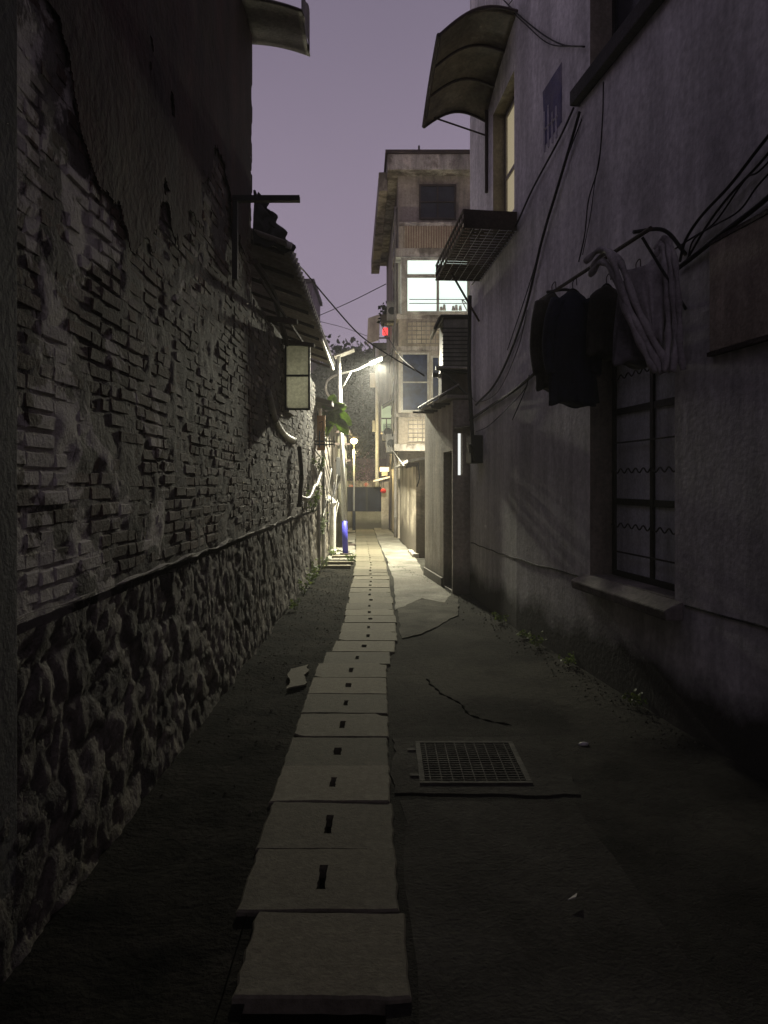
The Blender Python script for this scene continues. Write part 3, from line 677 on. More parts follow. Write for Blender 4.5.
# far upper window: pale frame, dim lit reveal
w3 = window(rh, 'lit_upper_window', 8.51, 9.54, 4.63, 6.14, -.15, (9.02,), (5.35,), 'offwhite', emit('lit_cream_window', (1.,.86,.54), .2), .045)
# curved canopy over it
cn = MB()
A, B_, C_, D_ = rp(8.35,6.72,0.), at(439,34,8.35), rp(10.0,6.30,0.), at(424,126,9.9)
def canfn(u, v):
    p = A.lerp(B_,u).lerp(C_.lerp(D_,u), v); return p+Vector((0,0,.16*math.sin(math.pi*u)*(1)+.05*math.sin(math.pi*v)))
cn.grid(canfn, 14, 16); co = cn.build('canopy', 'canopy', rh, solid=.012, smooth=True)
for v in (0,.36,.68,1.): MB().tube([canfn(k/14,v)-Vector((0,0,.018)) for k in range(15)], .016, 6).build('rib', 'rust', co)
MB().tube([canfn(1,k/12)-Vector((0,0,.01)) for k in range(13)], .028, 6).build('front_rail', 'rust', co)
MB().tube([canfn(.85,.98), rp(9.9,6.05,0)], .012, 5).build('stay', 'rust', co)
MB().tube([rp(9.85,6.35,.02), rp(9.85,5.3,.02)], .022, 6).build('wall_rod', 'rust', co)
# caged balcony shelf below the window
bs = thing('balcony_cage', 'rusty iron flower shelf with slatted floor bolted under the lit upper window', 'balcony cage', rp(9.1,4.2,.3))
Oa, Ob = rp(8.35,4.33,.60), rp(10.3,4.29,.60); Ia, Ib = rp(8.35,4.33,.01), rp(10.3,4.29,.01)
up3 = Vector((0,0,.20))
b = MB(); b.obox(Oa, Ia-Oa, Vector((0,.03,0)), up3); b.build('end_plate', 'rust', bs)
b = MB(); b.obox(Ob, Ib-Ob, Vector((0,.03,0)), up3); b.build('end_plate', 'rust', bs)
b = MB()
for z in (0,.09,.19): b.tube([Oa+Vector((0,0,z)), Ob+Vector((0,0,z))], .014, 5)
for k in range(17): p = Oa.lerp(Ob, k/16); b.tube([p, p+up3], .006, 4)
b.build('front_rail', 'rust', bs)
b = MB()
for k in range(7): b.tube([Oa.lerp(Ia,k/6)-Vector((0,0,.004)), Ob.lerp(Ib,k/6)-Vector((0,0,.004))], .004, 5)
b.build('floor_bars', 'pole', bs)
b = MB()
for k in range(22): p = Oa.lerp(Ob, k/21); q = Ia.lerp(Ib, k/21); b.obox(p+Vector((0,0,.012)), q-p, Vector((0,.066,0)), Vector((0,0,.008)))
b.build('floor_plate', 'rust', bs)
MB().tube([rp(10.0,4.31,.45), rp(10.3,3.75,.02)], .015, 5).build('strut', 'rust', bs)
weed(rp(8.8,4.36,.35), .18, 10, 'dry plant tuft growing on the iron flower shelf', 'plants on the iron shelf', m='leafd', ls=.05)
# stencil mark and brown board
b = MB(); n = rn(8); p0 = rw(563,78,.003)
MB().prism([rw(543,92,.002), rw(562,62,.002), rw(562,122,.002), rw(545,146,.002)], rn(7.4)*.002).build('blue_stencil', 'markblue', rh)
b = MB()
for i,(a,c) in enumerate((((545,112),(545,152)),((549,105),(549,147)),((553,112),(553,143)),((557,106),(557,138)),((545,130),(558,116)))):
    b.tube([rw(*a,.005), rw(*c,.005)], .012, 4)
b.build('stencil_strokes', 'markwhite', rh)
nb = thing('notice_board', 'brown sheet board fixed to the mauve wall beside hanging cables', 'board', rp(4.2,2.36,.02))
b = MB(); wplane(3.5, 4.63, 2.38, 3.02, .035, .032, b); b.build('sheet', 'board', nb, bevel=.004)
for za,zb in ((2.355,2.379),(3.021,3.045)): b = MB(); wplane(3.48, 4.65, za, zb, .04, .038, b); b.build('frame_rail', 'rust', nb)

# ---- laundry
dr = thing('drying_rack', 'iron drying pole on two wall brackets above the barred window', 'drying rack', rp(5.7,3.1,.3))
ZR = 3.16
MB().tube([rp(4.78,ZR,.33), rp(6.75,ZR+.02,.33)], .014, 8).build('pole', 'rust', dr)
for d_ in (4.95,6.5):
    MB().tube(spline([rp(d_,ZR-.1,0), rp(d_,ZR+.05,.15), rp(d_,ZR+.03,.36)]), .013, 6).build('bracket', 'black', dr)
    MB().tube([rp(d_,ZR-.45,0), rp(d_,ZR,.3)], .010, 6).build('strut', 'black', dr)
def coat(d, cx, w, ln, m, name, label, cat, top=3.08, sleeves=True, twist=.15, fold=.012, lean=0., flare=.25):
    t = thing(name, label, cat, (cx, d, top-ln))
    n = 48; rs = []
    for k in range(22):
        f = k/21; z = top-ln*f
        ww = w*(.28+.72*min(1,f*7)**.6)*(1+flare*f)/2; dp = .03+.055*min(1,f*4)
        ring = []
        for j in range(n):
            a = 2*math.pi*j/n; fo = 1+(.10*math.sin(a*9+f*2)+.07*math.sin(a*14-f*3))*f
            x_ = math.cos(a)*ww*fo+lean*f; y_ = math.sin(a)*dp*fo
            c_, s_ = math.cos(twist), math.sin(twist)
            ring.append((cx+x_*c_-y_*s_, d+x_*s_+y_*c_, z+.02*math.sin(a*3+1)*f+noise.noise(Vector((a,f*3,d)))*.01))
        rs.append(ring)
    MB().rings(rs).build('body', m, t, smooth=True)
    if sleeves:
        for s in (-1,1):
            p = [(cx+s*w*.36,d,top-.07),(cx+s*w*.55,d-.02,top-.22),(cx+s*w*.60,d+.02,top-.42),(cx+s*w*.56,d-.03,top-.62)]
            MB().tube(spline(p,6), [.065-.0012*i for i in range(19)], 12).build('sleeve', m, t, smooth=True)
    MB().tube(spline([(cx-w*.33,d,top-.07),(cx,d,top+.02),(cx+w*.33,d,top-.07)]), .008, 6).build('hanger', 'black', t)
    MB().tube(spline([(cx,d,top+.02),(cx,d,top+.07),(cx+.025,d,top+.10),(cx+.03,d,top+.05)]), .004, 5).build('hanger_hook', 'rust', t)
    return t
coat(5.75, 1.41, .29, .84, 'navy', 'coat', 'dark navy coat on a hanger, leftmost of the laundry above the window', 'coat', 3.02)
coat(6.0, 1.31, .20, .74, 'darkcloth', 'shirt', 'dull brown-black shirt behind the navy coat, at the far end of the drying pole', 'shirt', 3.06)
coat(5.6, 1.62, .24, .5, 'darkcloth', 'jacket', 'short dark jacket between the navy coat and the grey trousers', 'jacket', 3.02, sleeves=False)
coat(5.25, 1.72, .22, .62, 'greycloth', 'shirt', 'plain grey shirt half hidden behind the hanging trousers', 'shirt', 3.02, sleeves=False, flare=.5)
def drape(name, label, cat, paths, m, r=.022, sheet=None):
    p0 = paths[0][0]; t = thing(name, label, cat, p0)
    for P_ in paths:
        pts = spline(P_, 8); L_ = len(pts)
        MB().tube(pts, [r*(1+.25*math.sin(i*.9)+.3*i/L_) for i in range(L_)], 10).build('leg' if 'trousers' in name else 'strip', m, t, smooth=True)
    if sheet:
        a, b_, c_, d_ = [Vector(q) for q in sheet]; q = MB()
        q.grid(lambda u,v: a.lerp(b_,u).lerp(d_.lerp(c_,u), v)+Vector((0,.025*math.sin(u*11+v*3)-.03*math.sin(v*3),0-.05*math.sin(math.pi*u)*(1-v))), 24, 14); q.build('cloth', m, t, solid=.006, smooth=True)
    return t
Q = lambda px,py,d=5.0: at(px,py,d)
drape('trousers', 'long grey trousers looped over the drying pole, legs hanging diagonally', 'trousers',
  [[Q(585,262,5.3),Q(600,250,5.2),Q(612,258,5.05),Q(625,300,5.0),Q(645,340,4.98),Q(662,374,4.96)],
   [Q(592,268,5.32),Q(606,252,5.2),Q(620,262,5.03),Q(634,300,4.98),Q(652,338,4.96),Q(672,372,4.94)],
   [Q(590,275,5.34),Q(602,262,5.2),Q(614,275,5.06),Q(628,315,5.0),Q(645,352,4.99),Q(656,372,4.97)]], 'mauvecloth', .020,
   sheet=(Q(622,268,5.06), Q(662,250,5.1), Q(664,350,5.02), Q(648,330,5.06)))
drape('striped_trousers', 'bundled mauve cloth strips hanging straight down at the near end of the drying pole', 'cloth',
  [[Q(655,250,5.02),Q(664,238,4.98),Q(670,256,4.93),Q(673,300,4.9),Q(676,340,4.9),Q(673,372,4.9)],
   [Q(660,246,5.0),Q(668,240,4.96),Q(675,262,4.9),Q(679,310,4.88),Q(680,345,4.88),Q(683,370,4.88)],
   [Q(655,256,5.02),Q(662,246,4.98),Q(665,270,4.95),Q(668,310,4.93),Q(668,345,4.93),Q(664,372,4.93)]], 'mauvecloth', .017)
# ---- cables on the right wall
gC = 'cables strung along the mauve wall'
def wc(pts, r, label, off=.03, m='cable'): return cable([rw(x_,y_,off) for x_,y_ in pts], r, label, m, group=gC)
wc([(577,108),(562,140),(535,190),(515,232),(492,262),(474,285)], .010, 'cable sloping left from the ledge end to the iron flower shelf')
wc([(583,112),(572,150),(560,190),(545,240),(525,320),(500,380),(478,405)], .014, 'thick cable sweeping down the mauve wall from the ledge end')
wc([(585,120),(566,170),(548,230),(532,285),(510,350)], .006, 'thin cable just right of the thick sweeping one')
wc([(607,82),(606,120),(602,165),(592,200),(588,235),(582,262)], .006, 'thin wavy wire hanging from the dark ledge down to the laundry')
wc([(604,150),(598,185),(594,215),(586,255)], .004, 'second faint wavy wire beside the hanging thin one')
wc([(506,0),(520,14),(545,34),(566,45),(588,47)], .008, 'slack cable above the blue stencil, upper of two')
wc([(515,0),(512,8),(530,26),(552,44),(580,47)], .006, 'slack cable above the blue stencil, lower of two')
wc([(472,420),(490,408),(512,394),(530,380),(560,352),(590,320)], .017, 'thick black cable climbing from the meter corner to the laundry')
wc([(680,270),(700,255),(725,235),(768,202),(850,130)], .016, 'thick black cable passing over the top of the brown board')
wc([(684,262),(690,240),(706,216),(735,185),(768,143),(820,80)], .010, 'looping cable, upper right of the laundry')
wc([(690,262),(712,225),(735,195),(768,160),(820,95)], .008, 'second looping cable, below the upper right one')
wc([(678,250),(700,236),(722,224),(745,210),(768,180),(830,120)], .006, 'thin straight wire between the looping cables')
wc([(692,262),(698,240),(720,222),(750,180),(768,168),(830,100)], .006, 'thin curved wire nearest the brown board')
wc([(478,432),(492,425),(520,398),(530,385)], .006, 'thin wire under the thick black climbing cable')
wc([(515,420),(528,390),(532,375)], .006, 'short hanging wire end left of the navy coat')
wc([(472,395),(480,402),(500,392),(520,350),(530,310)], .006, 'pale curved wire rising from the air conditioner corner', m='greycable')
# ---- wall lump: meter box and pipes at the house corner
mb_ = thing('meter_box', 'small black meter box with dangling hose at the corner of the mauve house', 'meter box', rw(480,458))
b = MB(); wplane(10.15,10.5,1.6+.25,1.6+.62,.16,.16,b); b.build('box', 'black', mb_, bevel=.01)
MB().tube(spline([rw(475,440,.1), rw(482,452,.16), rw(486,445,.2), rw(484,460,.12)]), .02, 6).build('hose', 'black', mb_)
cable([rp(10.75,4.2,.06),rp(10.75,3.2,.07),rp(10.7,2.7,.06),rp(10.6,2.2,.05)], .028, 'black conduit running down the far corner of the mauve house', 'black', 'conduit', 'conduit')

# ------------------------------------------------------------------ AC unit and yard wall with black door
def bx_(d): return .705+.13*(13.25-d)
yw = thing('yard_wall', 'low rendered outhouse with narrow black doorway at the far corner of the mauve house', 'outhouse', (1.6,12.2,0))
PD, PE = (bx_(11.07),11.07), (bx_(13.25),13.25)
t3 = Vector(PE)-Vector(PD); L3 = t3.length; t3/= L3; n3 = Vector((-t3.y, t3.x, 0)); n3 = n3 if n3.x < 0 else -n3
w = MB(); s0 = .06; s1 = (11.72-11.07)/t3.y
holed_wall(w, PD, PE, -.1, 2.78, [(s0,s1,.03,2.05)], .14, None, n3)
w.add([(*PE,-.1),(*PE,2.78),(3,13.25,2.78),(3,13.25,-.1)], [(0,1,2,3)])
holed_wall(w, PD, (1.9,11.07), -.1, 2.78, [(.075,.135,1.70,2.30)], .14, None, Vector((0,-1,0)))
w.add([(*PD,2.78),(*PE,2.78),(3,13.25,2.78),(3,11.07,2.78)], [(0,1,2,3)])
w.build('wall', 'wall_b', yw)
def on3(s, z, off=0): q = Vector((*PD,0))+Vector((*t3,0))*s+n3*off; q.z = z; return q
XD = PD[0]
MB().obox(on3(s0,.0,-.12), on3(s1+.02,.0,-.12)-on3(s0,.0,-.12), -n3*.02, (0,0,2.1)).build('door', 'door', yw)
MB().box((XD+.06,11.095,1.69),(XD+.115,11.11,2.31)).build('lit_slit', 'slit', yw)
MB().obox(on3(s1+.03,-.02,.0), on3(L3,-.02,.0)-on3(s1+.03,-.02,.0), n3*.03, (0,0,.16)).build('plinth', 'wall_b', yw, bevel=.01)
MB().obox((XD+.02,10.8,2.36),(.5,0,.08),(0,.27,0),(0,0,.03)).build('door_hood', 'asbestos', yw)
ra = MB()
ra.grid(lambda u,v: on3(.1+2.1*v, 3.02-.16*u+.012*math.sin(v*60), -.12+.26*u), 6, 60); ra.build('tin_roof', 'tin', yw, solid=.012)
b = MB(); b.obox(on3(-.05,2.80,-.7), on3(2.25,2.80,-.7)-on3(-.05,2.80,-.7), n3*.80, (0,0,.05)); b.build('roof_slab', 'asbestos', yw)
for k in range(6): MB().obox(on3(.2+k*.3,2.70+U(0,.05),-.05), on3(.26+k*.3,2.7,-.05)-on3(.2+k*.3,2.7,-.05), n3*U(.2,.36), (0,0,.03)).build('roof_batten', 'rust', yw)
acu = thing('air_conditioner', 'weathered air conditioner unit under a black tarp on brackets at the mauve house corner', 'air conditioner', (1.0,11.6,3.3))
P0 = at(434,366,11.9); P1 = at(470,366,11.3)
z0 = 1.6+(482-368)/770*11.6; z1 = 1.6+(482-322)/770*11.6
MB().obox((.87,11.35,z0),(.45,0,0),(0,.75,0),(0,0,z1-z0)).build('casing', 'ac', acu, bevel=.015)
MB().prism([(.72,11.3,z1-.16),(.80,11.3,z1+.01),(.84,11.3,z1+.05),(1.33,11.3,z1+.05),(1.33,11.3,z1+.01),(.84,11.3,z1+.005),(.76,11.3,z1-.17)], (0,.85,0)).build('tarp_cover', 'tarp', acu, bevel=.008)
b = MB()
for k in range(9): b.box((.86,11.335,z0+.06+k*.06),(1.24,11.348,z0+.075+k*.06))
b.build('louvres', 'black', acu)
MB().box((.76,11.3,z0-.07),(1.4,11.36,z0-.01)).build('bracket', 'black', acu); MB().box((.76,12.05,z0-.07),(1.4,12.11,z0-.01)).build('bracket', 'black', acu)
MB().tube([(.80,11.33,z0-.04),(1.3,11.33,z0-.5)], .018, 5).build('strut', 'black', acu)
MB().tube([(.77,11.28,z0-.04),(1.35,11.28,z0-.05)], .022, 8).build('pale_pipe', 'offwhite', acu, smooth=True)
box2 = thing('water_tank', 'boxy dark tank tucked beneath the air conditioner on the outhouse roof', 'tank', (1.1,11.8,2.8))
MB().obox((.86,11.5,2.87),(.44,0,0),(0,.6,0),(0,0,.36)).build('body', 'rust', box2, bevel=.02)
MB().obox((.84,11.48,3.235),(.48,0,0),(0,.64,0),(0,0,.03)).build('lid', 'black', box2)
cable([rp(10.9,4.1,.05),at(462,300,10.9),at(468,313,11.2)], .008, 'white hose dangling from the iron shelf to the air conditioner', 'white', 'hose', 'hose')

# ------------------------------------------------------------------ annex C
an = thing('annex', 'small ochre plaster annex with thin overhanging roof, between the outhouse and the tenement', 'annex', (1.2,18.5,0))
MB().prism([(.68,16.4,-.05),(1.9,16.4,-.05),(2.2,21.3,-.05),(.44,21.3,-.05)], (0,0,2.12)).build('wall', 'wall_c', an, bevel=.01)
MB().prism([(.50,16.25,2.02),(1.9,16.25,2.26),(2.2,21.3,2.26),(.30,21.3,1.98)], (0,0,.05)).build('roof', 'tileend', an)
b = MB(); 
for k in range(5): b.box((.52,16.35+k*1.1,1.93),(.75,16.42+k*1.1,2.02))
b.build('rafter_ends', 'rust', an)
MB().prism([(.60,16.3,-.02),(.74,16.34,-.02),(.66,17.3,-.02),(.54,17.5,-.02)], (0,0,.10)).build('kerb_stone', 'ledge', an, bevel=.01)
MB().tube(spline([(.72,16.34,2.0),(.75,16.33,1.7),(.70,16.34,1.5)]), .012, 5).build('hanging_wire', 'cable', an)
# ------------------------------------------------------------------ tenement D
tn = thing('tenement', 'four-storey tan tenement with glazed balconies and one brightly lit window, behind the annex', 'apartment block', (1.5,24,0))
D0 = 22.0
X0 = .40; X1 = 4.2; XL = .10
top = 10.7
w = MB(); w.prism([(X0,D0,-.1),(X1,D0,-.1),(X1,31,-.1),(XL,31,-.1)], (0,0,top+.1)); w.build('wall', 'wall_d', tn)
def zf(py, d=D0): return EYE+(HZ-py)/F*d
def xf(px, d=D0): return (px-384)/F*d
# roof fascia and side eave
MB().prism([(X0-.30,D0-.45,zf(176)),(X1,D0-.45,zf(176)),(X1,31.2,zf(176)),(XL-.30,31.2,zf(176))], (0,0,zf(153,D0-.5)-zf(176))).build('fascia', 'fascia', tn, bevel=.02)
MB().prism([(X0-.55,D0+.3,zf(187)),(X0-.29,D0+.3,zf(187)),(XL-.29,31.2,zf(187)),(XL-.62,31.2,zf(187))], (0,0,.55)).build('side_eave', 'eave', tn, bevel=.02)
MB().prism([(X0-.36,D0-.52,zf(153,D0-.5)),(X1,D0-.52,zf(153,D0-.5)),(X1,31.2,zf(153,D0-.5)),(XL-.36,31.2,zf(153,D0-.5))], (0,0,.09)).build('roof', 'rust', tn)
MB().tube([(1.0,22,zf(150)),(1.0,22,zf(150)+.12)], .03, 6).build('roof_stub', 'rust', tn)
# top window
def flatwin(parent, px0,px1,py0,py1,d, fm, pane, cols=1, rows=0, fw=.05, name='window'):
    x0,x1,z0,z1 = xf(px0,d),xf(px1,d),zf(py1,d),zf(py0,d)
    g = MB().box((x0+.01,d-.03,z0+.01),(x1-.01,d-.015,z1-.01)).build(name, pane, parent)
    f = MB()
    f.box((x0,d-.07,z0),(x1,d-.031,z0+fw)).box((x0,d-.07,z1-fw),(x1,d-.031,z1)).box((x0,d-.07,z0+fw+.001),(x0+fw,d-.031,z1-fw-.001)).box((x1-fw,d-.07,z0+fw+.001),(x1,d-.031,z1-fw-.001))
    for k in range(1,cols+1): xx = x0+(x1-x0)*k/(cols+1); f.box((xx-fw*.4,d-.068,z0+fw+.001),(xx+fw*.4,d-.033,z1-fw-.001))
    for k in range(1,rows+1): zz = z0+(z1-z0)*k/(rows+1); f.box((x0+fw+.001,d-.066,zz-fw*.35),(x1-fw-.001,d-.035,zz+fw*.35))
    f.build('frame', fm, g); return g
flatwin(tn, 419,456,185,220,D0,'rust','darkglass',1,1)
Db = 21.4
# balconies / bays (boxes on the front)
def bay(py0, py1, name, m, x1=X1-1.4, d=Db, x0=None):
    return MB().box((X0 if x0 is None else x0, d, zf(py1,d)), (x1, D0+.02, zf(py0,d))).build(name, m, tn, bevel=.01)
bay(222,226,'balcony_rail','fascia')
bay(248,257,'balcony_slab','fascia', x0=X0-.08)
b = MB().box((X0+.16,Db+.02,zf(248,Db)+.002),(2.8,Db+.05,zf(226,Db)-.002)).build('balustrade_back', 'board', tn)
b = MB()
for k in range(36): x_ = X0+.2+k*.07; b.box((x_,Db-.015,zf(248,Db)),(x_+.03,Db+.015,zf(226,Db)))
b.build('balustrade_bars', 'redbars', tn); bay(225.9,248.1,'balcony_post','wall_d', x1=X0+.15)
# lit glazed bay
lx0,lx1 = xf(402,Db),xf(467,Db)
g = MB().box((lx0+.03,Db,zf(313,Db)),(lx1,Db+.02,zf(259,Db))).build('lit_window', 'lit', tn)
f = MB(); 
f.box((lx0-.03,Db-.05,zf(315,Db)),(lx1,Db-.001,zf(311.5,Db))).box((lx0-.03,Db-.05,zf(260.5,Db)),(lx1,Db-.001,zf(258,Db)))
f.box((lx0-.03,Db-.045,zf(311.4,Db)),(lx0+.15,Db-.001,zf(260.6,Db))).box((xf(436.5,Db),Db-.045,zf(311.4,Db)),(xf(439,Db),Db-.001,zf(277,Db)))
f.box((lx0+.151,Db-.043,zf(278,Db)),(lx1,Db-.001,zf(274.5,Db)))
f.build('frame', 'offwhite', g)
b = MB()
for py in (300,304): b.tube([(lx0+.2,Db-.06,zf(py,Db)),(lx1,Db-.06,zf(py,Db))], .012, 5)
b.build('drying_rail', 'greycable', g)
MB().prism([(lx0-.0,Db+.021,zf(313,Db)),(lx0-.0,D0,zf(313,Db)),(lx0-.0,D0,zf(259,Db)),(lx0-.0,Db+.021,zf(259,Db))], (-.02,0,0)).build('side_pane', 'lit', g)
b = MB()
for px,h in ((441,.10),(444,.16),(453,.12),(456,.15),(460,.13)): b.tube([(xf(px,Db),Db-.08,zf(311,Db)),(xf(px,Db),Db-.08,zf(311,Db)+h)], .05, 8, .03)
b.build('sill_pots', 'offwhite', g)
bay(313.5,319,'balcony_slab','fascia', x0=X0-.05)
# lattice wall, next glazed bay, lattice again
def lattice(px0,px1,py0,py1,d,name='lattice'):
    o = MB().box((xf(px0,d),d+.01,zf(py1,d)),(xf(px1,d),d+.03,zf(py0,d))).build(name, 'board', tn)
    b = MB(); k = 0; x_ = xf(px0,d)
    while x_ < xf(px1,d): b.box((x_,d-.02,zf(py1,d)),(x_+.02,d+.005,zf(py0,d))); x_ += .13
    z = zf(py1,d)
    while z < zf(py0,d): b.box((xf(px0,d),d-.021,z),(xf(px1,d),d+.004,z+.02)); z += .12
    b.build('bars', 'sill', o); return o
bay(319.1,346,'balcony_wall','wall_d'); lattice(407,440,321,344,Db-.03)
bay(346.1,351,'balcony_slab','fascia', x0=X0-.1)
bay(351.1,413,'bay_wall','wall_b'); flatwin(tn,401,429,353,412,Db,'offwhite','cageglass',0,1,.05)
flatwin(tn,431,440,356,409,Db,'offwhite','cageglass',0,0,.05)
bay(413.1,417,'balcony_slab','fascia', x0=X0-.06)
bay(417.1,444,'balcony_wall','wall_d'); lattice(408,432,419,442,Db-.03)
bay(444.1,451,'balcony_slab','fascia', x0=X0-.12)
# side pieces
def sidex(d): return X0+(XL-X0)*(d-D0)/9
def swin(d0,d1,py0,py1,pane):
    dm = (d0+d1)/2; x_ = sidex(d0)-.01; x2 = sidex(d1)-.01; z0,z1 = zf(py1,dm),zf(py0,dm)
    g = MB().prism([(x_,d0,z0),(x2,d1,z0),(x2,d1,z1),(x_,d0,z1)], (-.03,0,0)).build('side_window', pane, tn)
    f = MB()
    for zz in (z0,(z0+z1)/2,z1): f.prism([(x_-.031,d0,zz-.03),(x2-.031,d1,zz-.03),(x2-.031,d1,zz+.03),(x_-.031,d0,zz+.03)], (-.03,0,0))
    for dd,xx in ((d0,x_),(d1,x2)): f.box((xx-.065,dd-.03,z0-.03),(xx-.0311,dd+.03,z1+.03))
    f.build('frame','offwhite',g)
swin(22.6,24.6,355,400,'cageglass'); swin(22.8,24.4,225,262,'darkglass')
xa,xb,za,zb = xf(380.5,25),xf(392.5,25),zf(431,25),zf(406,25)
MB().box((xa,25.03,za-.06),(xb,25.7,zb+.06)).build('side_bay','wall_d',tn)
g = MB().box((xa+.03,25.0,za),(xb-.02,25.028,zb)).build('side_bay_window','lit2',tn)
f = MB().box((xa+.03,24.97,(za+zb)/2-.02),(xb-.02,24.999,(za+zb)/2+.02)); f.box(((xa+xb)/2-.015,24.972,za),((xa+xb)/2+.015,24.998,(za+zb)/2-.021)); f.build('frame','rust',g)
# small awnings and AC boxes on the side face
for (d_,py,lab,cat,nm) in ((23.0,398,'tilted dark awning low on the side of the tenement','awning','awning'),(24.5,352,'tilted dark awning high on the side of the tenement','awning','awning')):
    z = zf(py,d_); x_ = sidex(d_)
    tag(MB().prism([(x_,d_,z),(x_-.42,d_,z-.24),(x_-.42,d_,z-.21),(x_,d_,z+.04)], (0,1.0,0)).build(nm,'tarp'), lab, cat)
for (d_,py,w_,lab) in ((22.5,320,.30,'air conditioner box highest on the tenement side'),(25,440,.35,'air conditioner box above the lit eave of the tenement side'),(23.2,452,.3,'air conditioner box nearest the annex roof')):
    z = zf(py,d_); x_ = sidex(d_); t = thing('air_conditioner', lab, 'air conditioner', (x_-.2,d_,z))
    MB().box((x_-w_,d_,z),(x_-.02,d_+.8,z+.55)).build('casing','ac',t,bevel=.02)
    MB().tube([(x_-w_*.5,d_-.012,z+.27),(x_-w_*.5,d_-.002,z+.27)], w_*.38, 16).build('fan_grille','black',t)
    MB().box((x_-w_,d_+.1,z-.05),(x_,d_+.14,z-.01)).build('bracket','black',t)
sg = thing('hanging_sign', 'pale blank sign board jutting from the tenement side with a red light', 'sign', (-.4,28,zf(345,28)))
MB().prism([at(368,318,28),at(380,314,28),at(379,339,28),at(367,343,28)], (0,.25,0)).build('board','signw',sg,bevel=.01)
b = MB().tube([at(380,318,28.1),at(391,318,28.1)], .03, 6).tube([at(379,338,28.1),at(390,338,28.1)], .03, 6); b.build('arm','rust',sg)
tag(MB().obox(at(382.5,335,27),(.19,0,0),(0,.1,0),(0,0,.26)).build('red_light','red',bevel=.02), 'small glowing red light box below the plants on the tenement side', 'light')
b_ = thing('potted_plant', 'dark potted plants on a ledge high on the tenement corner', 'plant', at(386,322,23))
MB().box(at(381,323,23),at(392,318,23.5)).build('trough','rust',b_)
c = MB()
for i in range(160): c.leaf(at(U(381,391),U(304,322),U(23,23.5)), U(.08,.18))
c.build('leaves','leafd',b_)
for i,(x_,y_) in enumerate(((390,240),(392,330),(394,400))):
    pass
elbow([(X0-.06,D0+.15,9.5),(X0-.07,D0+.15,6),(X0-.07,D0+.15,.0)], .045, 'rain pipe down the near corner of the tan tenement', 'sill')
elbow([(.30,D0+2.2,8.5),(.27,D0+2.2,5),(.27,D0+2.2,2)], .035, 'thin pipe on the side wall of the tenement', 'offwhite')
for i in range(7):
    z = U(2,5.6); cable([(sidex(22.2)-.05,22.2,z+U(0,1)),(sidex(23.5)-.12,23.5,z-U(.1,.5)),(sidex(25)-.06,25,z+U(-.2,.6)),(sidex(27)-.05,27,z)], .014, 'tangled wire along the side wall of the tenement', group='tangled wires on the tenement side')
# white pole at its far corner, lit small roof, gate post
wp = thing('utility_pole', 'pale whitewashed pole rising beside the tenement far corner under the lamp head', 'utility pole', (-.2,27.6,0))
MB().tube([(-.25,27.6,0),(-.25,27.6,6.4)], .075, 12, .06).build('shaft','white',wp,smooth=True)
MB().box((-.5,27.5,5.0),(-.31,27.7,5.5)).build('meter_box','signw',wp,bevel=.01)
MB().box((-.42,27.5,3.4),(-.31,27.7,3.8)).build('switch_box','offwhite',wp,bevel=.01)
gp = thing('gate_post', 'warm lit plastered gate post with little roof and red lantern nook', 'gate post', (.05,26,0))
MB().box((-.09,26.0,-.05),(.16,26.5,1.62)).build('shaft','wall_b',gp,bevel=.01)
MB().prism([(-.36,25.7,1.60),(.2,25.7,1.74),(.2,26.7,1.74),(-.36,26.7,1.60)], (0,0,.06)).build('cap_roof','tileend',gp)
MB().box((-.14,25.9,1.95),(.17,26.4,2.1)).build('lit_box','warmbox',gp,bevel=.01); MB().box((-.08,25.95,1.81),(.12,26.3,1.95)).build('neck','wall_c',gp)
la = thing('lantern', 'round red paper lantern hung under the small lit roof at the gate post', 'lantern', (-.03,25.6,1.1))
MB().rings([[(-.02+math.cos(a)*r,25.6+math.sin(a)*r,1.16+h) for a in [k*math.pi/8 for k in range(16)]] for r,h in ((.03,.06),(.08,.09),(.10,.14),(.08,.19),(.03,.22))]).build('shade','redcloth',la,smooth=True)
MB().tube([(-.02,25.6,1.42),(-.02,25.6,1.62)], .008, 4).build('cord','cable',la)
light('eave_light', (-.1,25.5,1.9), 14, (1.,.82,.42), .06)
# far gate and low wall
gt = thing('end_gate', 'dark blue-grey metal gate with spiked top closing the lane on a low cement wall', 'gate', (-.6,27,0))
MB().box((-1.35,26.9,-.05),(.05,27.1,.56)).build('low_wall','lowwall',gt,bevel=.01)
MB().box((-1.3,26.97,.57),(.03,27.02,1.40)).build('panel','gate',gt)
b = MB()
for x_ in (-1.3,-.64,-.6,.0): b.box((x_,26.94,.57),(x_+.03,26.968,1.42))
b.box((-1.3,26.935,1.401),(.03,27.03,1.43)); b.build('frame','black',gt)
b = MB()
for k in range(26):
    x_ = -1.28+k*.05; b.tube([(x_,27,1.43),(x_,27,1.64)], .011, 4, .006)
b.build('spikes','offwhite',gt)
